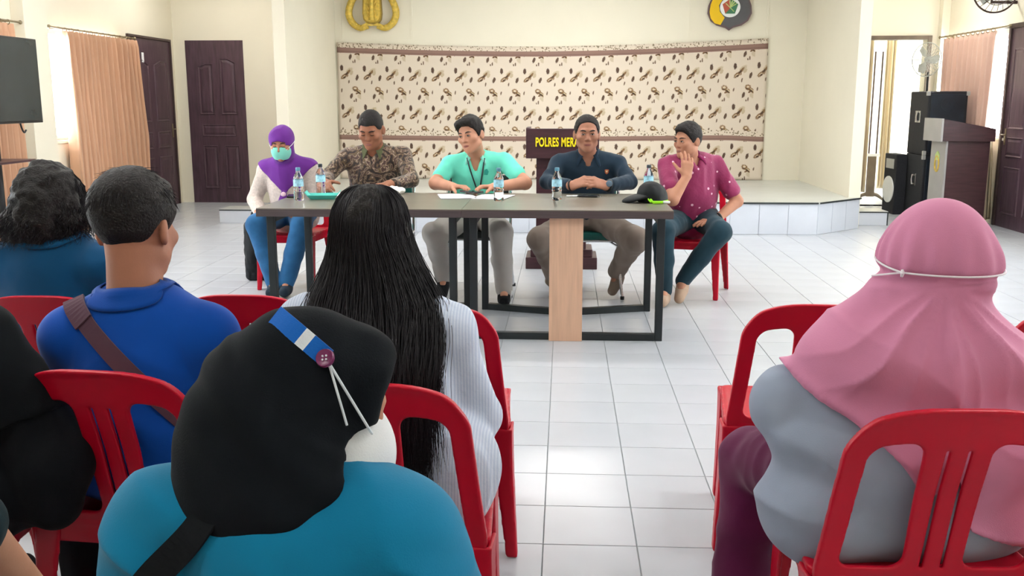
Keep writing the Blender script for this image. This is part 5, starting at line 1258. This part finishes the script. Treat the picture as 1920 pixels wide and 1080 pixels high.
# ---- woman in a black headscarf, nearest
def black_scarf():
    p = Person('person in black headscarf and teal top nearest the camera, mask strap with purple button', (-.34, 1.12, 0), (-.66, .80, .0), (-.02, 1.76, 1.22), .006, skin_mat('skin_i', 'b18068'), -1)
    p.frame((-.34, 1.10, .55), (-.345, 1.12, .925), (-.480, 1.10, .875), (-.205, 1.10, .868))
    p.torso('body', -.012); p.head((-.318, 1.16, 1.010), rotm(116, 12, 6), .96, False, True); p.neckseg(.052)
    p.torso('top', .014, 1.15, .22, 1.1, 1.1, .03)
    for sh, e, w in ((p.shl, A3((-.560, 1.16, .65)), A3((-.44, 1.40, .60))), (p.shr, A3((-.125, 1.16, .64)), A3((-.24, 1.40, .60)))):
        p.limb('top', [sh, e, w], [.072, .068, .05], .04); p.limb('body', [sh, e, w], [.045, .038, .028])
    p.hand((-.44, 1.40, .60), (.5, .8, -.1), (0, 0, -1), (1, 0, 0)); p.hand((-.24, 1.40, .60), (-.5, .8, -.1), (0, 0, -1), (-1, 0, 0)); legs_forward(p, -.43, -.25, 1.10)
    v = p.v; H = p.f('scarf')
    v.ell(H, (-.345, 1.15, 1.015), (.100, .112, .112), rotm(0, 0, 12), 0); v.ell(H, (-.388, 1.12, .955), (.078, .082, .100), rotm(0, 0, 8), .05)
    v.cap(H, (-.36, 1.12, .95), (-.372, 1.08, .910), .082, .055, .05); v.cap(H, (-.325, 1.15, .96), (-.345, 1.12, .89), .070, .072, .04); v.ell(H, (-.350, 1.11, .935), (.092, .090, .078), None, .04); p.cover('scarf', .016, .03)
    # front brim of the hood reaching past the brow, chin wrap
    v.cap(H, p.T((-.03, -.062, .090)), p.T((.03, -.062, .090)), .028, .028, .03); v.cap(H, p.T((.06, -.055, .06)), p.T((.072, -.045, -.03)), .022, .022, .03); v.cap(H, p.T((-.06, -.055, .06)), p.T((-.072, -.045, -.03)), .022, .022, .03)
    v.ell(H, p.T((0, -.125, -.035)), (.064, .085, .085), p.hR, .012, True)
    p.mask((0, -.034, -.052), (.088, .088, .088), .030, -.124, .022); v.ell(H, p.T((-.072, -.062, -.052)), (.046, .050, .052), p.hR, .010, True); v.ell(H, p.T((.072, -.062, -.052)), (.046, .050, .052), p.hR, .010, True)
    def wrap(P):   # outer layer wrapped across the back of the hood, with soft folds running along it
        d = (P[:, 2]-1.092)+(P[:, 0]+.392)*.80+.10*(P[:, 0]+.32)**2; st = 1/(1+np.exp(np.clip(d/.0035, -30, 30)))
        f = .0016*np.sin(d*110+2*vnoise(P, 7, 2))*np.exp(-np.maximum(-d, 0)/.10)*st; g = .0010*np.sin((P[:, 0]*.6+P[:, 2])*70+2.5*vnoise(P, 8, 5))*(1-st)
        return .011*st+2.2*f+1.5*g+.002*vnoise(P, 14, 5)
    p.build('body', 'body', p.skin); p.build('top', 'top', cloth('teal_top', '04759c', .07), 1, 2, lambda P: (.009)*(1-2.6*np.abs(vnoise(P*A3((.6, .6, 1.3))+A3((0, 0, .7))*P[:, :1], 9, 12)))+.005*vnoise(P, 6, 3)); p.build('trousers', 'trousers', cloth('dark_trousers_e', '1c2228'), 2, 1); p.shoes(cloth('black_shoe_e', '1a1a1c'), 2)
    p.build('scarf', 'headscarf', cloth('black_scarf', '0a0f15', .12, .95), 1, 2, wrap); p.build('mask', 'face_mask', cloth('white_mask', 'dfe1e3', .03), 1, 1)
    # shoulder bag strap over the back
    p.ribbon('top', [(-.398, 1.05, .926), (-.425, 1.05, .882), (-.48, 1.05, .825), (-.58, 1.05, .72)], (0, 1, -.5), .036, 'bag_strap', cloth('black_bag_strap', '0c1116'), .013)
    # mask strap extender with button and cords
    def on(px, pz, lift=.004):
        o = A3((px, .70, pz)); h = v.hit(p.F['scarf'], A3((px, .86, pz)), (0, 1, 0), lift); return h if h is not None else A3((px, 1.05, pz))
    A0, B0 = A3((-.338, 0, 1.150)), A3((-.279, 0, 1.098)); L = [A0+(B0-A0)*t for t in np.linspace(0, 1, 13)]; pts = []
    for q in L:
        h = v.hit(p.F['scarf'], A3((q[0]*.82, .90, 1.40+(q[2]-1.40)*.82)), unit(A3((q[0], 1.1, q[2]-1.40))*.18), .003); pts.append(h if h is not None else A3((q[0], 1.08, q[2])))
    pts = np.array(pts)
    for _ in range(4): pts[1:-1] = (pts[:-2]+2*pts[1:-1]+pts[2:])/4
    blue = cloth('blue_strap', '1560b8', .05); wht = cloth('white_strap', 'd5dbe2', .03)
    for i0, i1, m_ in ((0, 6, blue), (6, 8, wht), (8, 12, blue)):
        seg = MB(); n_ = unit(A3((-.25, -.8, .5))); rr = []
        for i in range(i0, i1+1):
            d = unit(pts[min(i+1, 12)]-pts[max(i-1, 0)]); s_ = unit(np.cross(d, n_)); rr += [pts[i]+s_*.0125+n_*.001, pts[i]-s_*.0125+n_*.001, pts[i]-s_*.0125+n_*.004, pts[i]+s_*.0125+n_*.004]
        seg.v = [tuple(a) for a in rr]; k = i1-i0
        for i in range(k):
            for j in range(4): seg.f.append((i*4+j, i*4+(j+1) % 4, i*4+4+(j+1) % 4, i*4+4+j))
        seg.f += [(3, 2, 1, 0), tuple(k*4+j for j in range(4))]; p.fbuild(seg, 'strap_extender', m_, False)
    bc = pts[-1]+A3((0, -.006, .002)); nn = Vector((-.15, -.85, .5)).normalized(); rot = Vector((0, 0, 1)).rotation_difference(nn).to_matrix()
    o = p.fbuild(MB().lathe([(.010, -.002), (.0115, .002), (.0105, .0055), (.0085, .0045), (.002, .004)], 24, tuple(bc), rot), 'button', mat('purple_button', '6b2050', .3))
    for k in range(4): a = PI/4+k*PI/2; p.fbuild(MB().lathe([(.0014, 0), (.0012, .0056)], 8, tuple(Vector(bc)+rot @ Vector((.0032*math.cos(a), .0032*math.sin(a), 0))), rot), 'button_thread', wht).parent = o
    p.F['sm'] = np.minimum(p.F['scarf'], p.F['mask'])
    for e_, up in ((A3((-.228, 0, 1.006)), 0), (A3((-.258, 0, 1.016)), 0)):
        cord = []
        for t in np.linspace(0, 1, 12):
            q = A3((bc[0], 0, bc[2]-.008))*(1-t)+e_*t; h = v.hit(p.F['sm'], A3((q[0]*.82, .90, 1.40+(q[2]-1.40)*.82)), unit(A3((q[0], 1.1, q[2]-1.40))), .0025); cord.append(h if h is not None else A3((q[0], 1.13, q[2])))
        p.fbuild(MB().tube(cord, .0017, 6), 'mask_cord', wht)
    p.done()
black_scarf()
# ---- woman in a pink headscarf
def pink_scarf():
    p = Person('person in dusty pink headscarf and grey top on the right, seen from behind', (.77, 2.12, 0), (.30, 1.72, .0), (1.28, 2.92, 1.26), .007, skin_mat('skin_j', 'b8866f'), -1)
    p.frame((.775, 2.13, .55), (.785, 2.10, .945), (.590, 2.10, .768), (.985, 2.10, .768))
    p.torso('body', -.02); p.head((.796, 2.10, 1.06), rotm(206, 4, 0), .98, False, True); p.neckseg(.055)
    p.torso('top', .012, 1.30, .29, 1.15, 1.12, .06)
    ax = p.w; p.v.ell(p.F['top'], p.pel+ax*.10, (.315, .19, .15), p.R, .05); p.v.ell(p.F['top'], (.60, 2.10, .49), (.150, .15, .13), None, .05); p.v.ell(p.F['top'], p.pel+ax*.30+A3((0, -.0, 0)), (.245, .165, .10), p.R, .03)
    for sh, e, w in ((p.shl, A3((.525, 2.15, .715)), A3((.60, 2.44, .62))), (p.shr, A3((1.08, 2.18, .70)), A3((.98, 2.46, .62)))):
        p.limb('top', [sh, e, w], [.062, .088, .055], .02); p.limb('body', [sh, e, w], [.05, .045, .03])
    p.hand((.58, 2.46, .62), (.6, .7, -.2), (0, 0, -1), (1, 0, 0)); p.hand((.98, 2.46, .62), (-.6, .7, -.2), (0, 0, -1), (-1, 0, 0))
    p.leg((.64, 2.18, .53), (.520, 2.54, .43), (.490, 2.46, .10), (.49, 2.60, .045), (.11, .085, .08), br=False); p.leg((.90, 2.18, .53), (1.04, 2.56, .49), (1.05, 2.50, .10), (1.06, 2.64, .045), (.115, .10, .085), br=False); p.v.ell(p.f('trousers'), p.pel, (.22, .16, .12), p.R, .05)
    v = p.v; H = p.f('scarf'); c = p.hc
    v.ell(H, c+A3((-.002, .0, .006)), (.112, .120, .104), p.hR, 0); v.ell(H, c+A3((.045, -.035, -.008)), (.074, .080, .072), None, .05)
    v.cap(H, c+A3((0, .0, -.05)), p.neck+A3((0, -.01, .02)), .090, .090, .03); v.cap(H, p.neck+A3((0, -.01, -.01)), p.neck+A3((0, -.03, -.09)), .09, .120, .05); p.cover('scarf', .014)
    v.ell(H, p.T((0, -.130, -.02)), (.060, .070, .080), p.hR, .012, True)
    cape = p.F['top']-.024; X = v.X; low = np.interp(X, [.30, .46, .58, .76, .80, .86, 1.0, 1.3], [.93, .845, .755, .600, .64, .50, .44, .50]); d = np.maximum(cape, (low-v.Z)*.8); d = np.maximum(d, v.Y-2.42)
    hh = np.maximum(.05-np.abs(H-d), 0)/.05; H[:] = np.minimum(H, d)-hh*hh*.0125
    def folds(P):   # gathers on the hood and drape lines running down and outwards from the nape
        dx = P[:, 0]-.79; dz = 1.03-P[:, 2]; r = np.hypot(dx, dz); an = np.arctan2(dx, np.maximum(dz, .02)); below = np.clip((1.035-P[:, 2])/.08, 0, 1)
        w = vnoise(P, 4, 2); ridge = lambda t: 1-2*np.abs(np.sin(t))**.7
        f = .009*ridge(an*4.2+1.6*w+.4)*np.clip(r/.10, .15, 1)+.005*ridge(an*9+2.2*vnoise(P, 6, 8))*np.clip(.45-r, 0, .3)/.3
        g = .006*ridge((P[:, 2]*1.0+P[:, 0]*.75)*16+1.5*w)*np.clip((r-.12)/.1, 0, 1)
        hd = np.clip((P[:, 2]-1.03)/.03, 0, 1); h = .0035*np.sin(np.arctan2(P[:, 0]-.79, 2.12-P[:, 1])*17+1.2*vnoise(P, 9, 4))*np.clip((1.16-P[:, 2])/.08, 0, 1)
        nape = -.010*np.exp(-((P[:, 2]-1.035)/.012)**2)
        return (f+g)*below+hd*h+nape
    p.build('body', 'body', p.skin)
    p.build('top', 'top', cloth('grey_blue_top', '95a0b2', .05), 1, 2, lambda P: .006*(1-2.4*np.abs(vnoise(P*A3((.35, .35, 1.5))+A3((0, 0, .0)), 9, 12)))+.004*vnoise(P, 8, 3))
    p.build('trousers', 'trousers', cloth('maroon_trousers', '5a1840', .08), 1, 2, cdisp(.006, 4)); p.shoes(cloth('dark_shoe_f', '2a2226'), 2); p.build('scarf', 'headscarf', cloth('dusty_pink_scarf', 'c8809f', .05), 1, 2, folds)
    p.mask((0, -.040, -.055), (.088, .088, .080), -.010, -.118, -.002); p.build('mask', 'face_mask', cloth('grey_mask', '8f9aa6', .03), 1, 1)
    wht = cloth('white_mask_cord', 'e4dfe4', .02)
    def ring(a0, a1, z0, z1, n=22):
        pts = []
        for t in np.linspace(0, 1, n):
            a = a0+(a1-a0)*t; z_ = z0+(z1-z0)*t; o = A3((c[0]+.30*math.cos(a), c[1]+.30*math.sin(a), z_)); h = v.hit(p.F['scarf'], o, (-math.cos(a), -math.sin(a), 0), .003)
            if h is not None: pts.append(h)
        return pts
    k = math.radians
    p.fbuild(MB().tube(ring(k(218), k(345), 1.046, 1.050, 30), .0022, 6), 'mask_cord', wht); p.fbuild(MB().tube(ring(k(165), k(218), 1.062, 1.046), .0022, 6), 'mask_cord', wht); p.fbuild(MB().tube(ring(k(168), k(218), 1.022, 1.046), .0022, 6), 'mask_cord', wht)
    kn = ring(k(217.5), k(218.5), 1.046, 1.046, 2)[0]; p.fbuild(MB().tube([kn+A3((0, -.002, .006)), kn+A3((0, -.006, 0)), kn+A3((0, -.002, -.008))], [.003, .005, .003], 8), 'cord_knot', wht)
    p.face_parts('open', mouth=False); p.done()
pink_scarf()
# ---- person in black at the left edge
def black_left():
    p = Person('person all in black with a long scarf, cut off by the left border', (-1.46, 2.02, 0), (-1.86, 1.70, .0), (-1.00, 2.66, 1.26), .009, skin_mat('skin_k', 'a37a64'), -1)
    p.frame((-1.46, 2.02, .56), (-1.47, 2.02, .945), (-1.66, 2.00, .875), (-1.29, 2.00, .870))
    p.torso('body', -.012); p.head((-1.48, 2.05, 1.08), rotm(185, 4, 0), 1.0, False, True); p.neckseg(.055); p.torso('robe', .012, 1.2, .25, 1.1, 1.1, .05)
    for sh, e, w in ((p.shl, A3((-1.73, 2.08, .62)), A3((-1.58, 2.32, .60))), (p.shr, A3((-1.17, 2.06, .60)), A3((-1.34, 2.32, .60)))):
        p.limb('robe', [sh, e, w], [.075, .085, .06], .04); p.limb('body', [sh, e, w], [.045, .038, .028])
    p.v.cap(p.F['robe'], (-1.15, 2.02, .58), (-1.16, 2.02, .50), .075, .07, .05)
    p.hand((-1.58, 2.32, .60), (.5, .8, -.1), (0, 0, -1), (1, 0, 0)); p.hand((-1.34, 2.32, .60), (-.5, .8, -.1), (0, 0, -1), (-1, 0, 0)); legs_forward(p, -1.56, -1.36, 2.02)
    v = p.v; H = p.f('scarf'); v.ell(H, p.T((0, .012, .02)), (.11, .122, .118), p.hR, 0); v.cap(H, p.T((0, .02, -.05)), p.neck, .09, .10, .04); v.ell(H, p.T((0, -.13, -.03)), (.056, .07, .08), p.hR, .012, True)
    d = np.maximum(np.maximum(p.F['robe']-.014, (.62+.3*np.abs(v.X+1.46))-v.Z), v.Y-2.3); hh = np.maximum(.04-np.abs(H-d), 0)/.04; H[:] = np.minimum(H, d)-hh*hh*.01
    blk = cloth('black_robe', '0b0f14', .12); p.build('body', 'body', p.skin); p.build('robe', 'robe', blk, 1, 2, cdisp(.008, 91)); p.build('trousers', 'skirt', cloth('black_skirt', '14151a'), 1, 1); p.shoes(cloth('black_shoe_g', '1a1a1c')); p.build('scarf', 'headscarf', cloth('black_long_scarf', '0b1014', .12), 1, 2, cdisp(.008, 92)); p.face_parts('open', mouth=False); p.done()
black_left()
# ---- person in dark green, only an arm in view
def green_left():
    p = Person('person in dark green short-sleeved shirt, only the arm showing at lower left', (-1.08, 1.16, 0), (-1.50, .85, .0), (-.72, 1.78, 1.26), .008, skin_mat('skin_l', 'b8876a'), -1)
    p.frame((-1.09, 1.12, .56), (-1.10, 1.12, .945), (-1.27, 1.11, .885), (-.925, 1.12, .885))
    p.torso('body', -.012); p.head((-1.10, 1.15, 1.09), rotm(180, 4, 0), 1.0); p.neckseg(.058); p.torso('shirt', .010, 1.05, .19)
    for sh, e, w in ((p.shl, A3((-1.32, 1.18, .64)), A3((-1.20, 1.42, .60))), (p.shr, A3((-.842, 1.24, .800)), A3((-.866, 1.42, .60)))):
        p.limb('shirt', [sh, sh+(e-sh)*.98], [.060, .056], .03); p.limb('body', [sh, e, w], [.048, .042, .030])
    p.hand((-1.20, 1.42, .60), (.3, .9, -.1), (0, 0, -1), (1, 0, 0)); p.hand((-.866, 1.42, .60), (-.6, .5, -.4), (0, 0, -1), (-1, 0, 0)); legs_forward(p, -1.30, -1.14, 1.12, dx=.0)
    p.build('body', 'body', p.skin); p.build('shirt', 'shirt', cloth('dark_green_shirt', '12262a', .1), 1, 2, cdisp(.006, 95)); p.build('trousers', 'trousers', cloth('dark_trousers_h', '1c1f24'), 1, 1); p.shoes(cloth('black_shoe_h', '1a1a1c')); p.hair(.012); p.face_parts('open'); p.done()
green_left()
# ================================================================== things on and around the table
TT = .782
def bottle(x, y, label, capm, h=.205, r=.031):
    o = empty('water_bottle', (x, y, TT)); k = h/.205
    prof = [(.012, 0), (r*.92, .002), (r, .008), (r, .05*k), (r*.94, .056*k), (r, .062*k), (r, .070*k), (r*.94, .076*k), (r, .083*k), (r, .135*k), (r*.86, .150*k), (r*.52, .170*k), (.0125, .180*k), (.0125, .188*k)]
    MB().lathe(prof, 24).build('bottle_body', M['bottle'], o, True)
    lb = MB(); n = 24; z0, z1 = .088*k, .130*k
    for z in (z0, z1):
        for q in range(n): a = 2*PI*q/n; lb.v.append(((r+.0008)*math.cos(a), (r+.0008)*math.sin(a), z))
    lb.f = [(q, (q+1) % n, n+(q+1) % n, n+q) for q in range(n)]; lb.build('bottle_label', M['blabel'], o, True)
    MB().lathe([(.0135, .184*k), (.0145, .186*k), (.0145, .203*k), (.012, .205*k)], 20).build('bottle_cap', capm, o, True)
    return fix(o, label, 'bottle', 'water bottles on the tables')
bottle(-1.657, 5.97, 'clear water bottle nearest the lady in purple', M['blcap']); bottle(-1.605, 6.32, 'water bottle with dark cap behind the teal tray', M['blcapd'])
bottle(-.407, 6.00, 'clear water bottle in front of the man in mint', M['blcap']); bottle(-.047, 6.05, 'clear water bottle in front of the man in navy', M['blcap']); bottle(.545, 6.34, 'water bottle standing behind the black cap', M['blcapd'])
# teal tray with flared corners
t = fix(empty('teal_tray', (-1.535, 6.09, TT), .15), 'small teal plastic tray with flared sides on the left table', 'tray')
MB().box((-.075, -.05, 0), (.075, .05, .006), .002).build('tray_bottom', M['tealbox'], t)
for (a, b_, c, d, nm) in (((-.075, -.05), (.075, -.05), (.095, -.075), (-.095, -.075), 0), ((.075, -.05), (.075, .05), (.11, .07), (.11, -.07), 1), ((.075, .05), (-.075, .05), (-.095, .07), (.095, .07), 0), ((-.075, .05), (-.075, -.05), (-.11, -.07), (-.11, .07), 1)):
    q = MB(); hgt = .045 if nm else .026; q.v = [(*a, .002), (*b_, .002), (*c, hgt), (*d, hgt)]; q.v += [(x*.97, y*.97, z+.004) for x, y, z in q.v]; q.f = [(0, 1, 2, 3), (7, 6, 5, 4), (0, 4, 5, 1), (1, 5, 6, 2), (2, 6, 7, 3), (3, 7, 4, 0)]; q.build('tray_side', M['tealbox'], t)
def slab(name, x, y, w, d, h, m, rz, label, cat, z=TT, parts=None):
    o = empty(name, (x, y, z), rz); MB().box((-w/2, -d/2, 0), (w/2, d/2, h), min(.004, h*.3)).build('body', m, o)
    if parts: parts(o)
    return fix(o, label, cat)
def sheets(name, x, y, w, d, n, rz, label):
    o = empty(name, (x, y, TT), rz)
    for k in range(n): s_ = MB().box((-w/2, -d/2, 0), (w/2, d/2, .0012)).build('sheet', M['paper'], o); s_.location = (random.uniform(-.012, .012), random.uniform(-.01, .01), k*.0014); s_.rotation_euler = (0, 0, random.uniform(-.06, .06))
    return fix(o, label, 'paper')
sheets('paper_stack', -.70, 6.26, .21, .297, 4, .25, 'white paper sheets under the hands of the man in mint'); sheets('paper_stack', -.46, 6.24, .21, .28, 3, -.2, 'white paper sheets beside the bottle of the man in mint')
sheets('paper_stack', -1.40, 6.36, .30, .21, 3, .1, 'white papers before the man in the batik shirt')
scr = lambda w, d, h: (lambda o: MB().box((-w/2+.004, -d/2+.004, h), (w/2-.004, d/2-.004, h+.0008)).build('screen', M['screen'], o))
slab('mobile_phone', -1.60, 6.46, .075, .15, .010, M['phone'], .3, 'black phone under the left hand of the man in batik', 'phone', parts=scr(.075, .15, .010))
slab('mobile_phone', -.612, 6.37, .078, .15, .012, M['phone'], .9, 'black phone between the hands of the man in mint', 'phone', z=TT+.016, parts=scr(.078, .15, .012))
slab('mobile_phone', .150, 6.30, .075, .14, .010, M['phone'], 1.3, 'dark phone lying below the clasped hands', 'phone', parts=scr(.075, .14, .010))
def nb(o): MB().box((-.078, -.053, .002), (.081, .053, .009)).build('pages', M['paper'], o)
slab('notebook', -1.745, 6.20, .10, .14, .010, M['phone'], .2, 'thin dark notebook beside the first water bottle', 'notebook')
bk = fix(empty('book', (-2.06, 6.86, .604), .05), 'white paged book with dark cover on the lap of the lady', 'book')
MB().box((-.105, -.075, 0), (.105, .075, .004), .001).build('cover', M['phone'], bk); MB().box((-.102, -.073, .004), (.100, .072, .022), .001).build('pages', M['paper'], bk); MB().box((-.105, -.075, .022), (.105, .075, .026), .001).build('cover', M['phone'], bk)
pn = fix(empty('pen', (.062, 6.28, TT+.006), .2), 'white and black pen lying before the man in navy', 'pen')
MB().tube([(-.05, 0, 0), (.03, 0, 0)], .0055, 10).build('barrel', M['white'], pn, True); MB().tube([(.03, 0, 0), (.06, 0, 0), (.072, 0, 0)], [.0058, .0055, .002], 10).build('tip', M['black'], pn, True); MB().box((-.05, -.002, .005), (-.01, .002, .008)).build('clip', M['steel'], pn)
ky = fix(empty('keys', (.225, 6.27, TT+.003)), 'small bunch of keys lying before the man in navy', 'keys')
MB().tube([(.012*math.cos(a), .012*math.sin(a), 0) for a in np.linspace(0, 2*PI, 17)], .0016, 6, False).build('key_ring', M['steel'], ky, True)
for a in (.3, 1.5): MB().prism([(.01, -.003), (.05, -.003), (.05, .003), (.022, .003), (.02, .009), (.008, .009)], 0, .002, Matrix.Rotation(a, 4, 'Z')).build('key', M['steel'], ky)
# black cap with a neon strap
v = Vol((.28, 5.80, .770), (.70, 6.24, .93), .004); F = v.new(); v.ell(F, (.545, 6.02, .795), (.095, .112, .105), None, 0); v.ell(F, (.52, 6.0, .83), (.07, .09, .075), None, .03); v.ell(F, (.545, 6.02, .785), (.083, .10, .092), None, .004, True)
cp = fix(empty('cap', (.54, 6.02, TT)), 'black cap with curved brim and neon green tag on the table corner', 'cap')
F[:] = np.maximum(F, (TT+.003)-v.Z); sdf_obj('crown', v, F, M['cap'], cp, (.54, 6.02, TT), 1, 1, lambda P: .003*vnoise(P, 30, 2))
F = v.new(); v.ell(F, (.455, 5.985, .808), (.105, .090, .026), rotm(0, 0, -14), 0); v.ell(F, (.455, 5.985, .786), (.105, .088, .028), rotm(0, 0, -14), .003, True); F[:] = np.maximum(F, (TT+.002)-v.Z); sdf_obj('brim', v, F, M['cap'], cp, (.54, 6.02, TT), 1, 1)
MB().tube(spline([(-.02, -.105, .03), (.0, -.12, .006), (.05, -.115, .008), (.09, -.09, .012)], 14), .008, 8).build('neon_strap', M['neon'], cp, True); MB().tube(spline([(-.025, -.10, .05), (-.03, -.11, .025), (-.015, -.12, .006)], 8), .005, 8).build('neon_strap', M['neon'], cp, True)
MB().box((-.005, -.135, .001), (.055, -.118, .016), .003).build('neon_tag', M['neon'], cp); MB().box((.058, -.13, .002), (.10, -.115, .016), .003).build('white_tag', M['white'], cp)
# crumpled clear bag
v = Vol((-1.36, 6.28, .77), (-1.02, 6.62, .87), .005); F = v.new()
for k in range(26): a = RNG.uniform(0, 6.28); q = RNG.uniform(0, 1)**.5; v.ell(F, (-1.19+.12*q*math.cos(a), 6.44+.10*q*math.sin(a), .795+.016*RNG.uniform(0, 1)), RNG.uniform(.018, .034, 3)*np.array([1, 1, .7]), rotm(RNG.uniform(0, 180), RNG.uniform(-30, 30)), .006)
F[:] = np.maximum(F, (TT+.002)-v.Z); cb = sdf_obj('crumpled_plastic', v, F, M['tissue'], None, (-1.19, 6.44, TT), 1, 0, lambda P: .005*vnoise(P, 60, 4)); cb.location = (-1.19, 6.44, TT); fix(cb, 'crumpled white plastic wrapping before the man in batik', 'wrapping')
# black bags beside the lady's chair
def bag(x, y, w, d, h, label, seed):
    o = empty('black_bag', (x, y, 0)); v = Vol((x-w-.05, y-d-.05, -.02), (x+w+.05, y+d+.05, h+.12), .007); F = v.new()
    v.box(F, (x, y, h*.46), (w, d, h*.46), rotm(4), .04, 0); v.ell(F, (x-.01, y-d*.6, h*.45), (w*.8, d*.7, h*.3), None, .03); v.ell(F, (x, y, h*.86), (w*.8, d*.8, h*.12), None, .04); F[:] = np.maximum(F, .003-v.Z)
    sdf_obj('bag_body', v, F, M['cap'], o, (x, y, 0), 1, 1, cdisp(.008, seed, 1.4)); MB().tube(spline([(-w*.5, 0, h*.9), (-w*.3, 0, h*1.06), (w*.3, 0, h*1.06), (w*.5, 0, h*.9)], 14), .009, 8).build('bag_handle', M['cap'], o, True)
    return fix(o, label, 'bag')
bag(-2.42, 7.46, .085, .10, .50, 'tall black bag on the floor left of the lady in purple', 5); bag(-1.74, 7.55, .10, .10, .46, 'black bag between the lady in purple and the man in batik', 6)
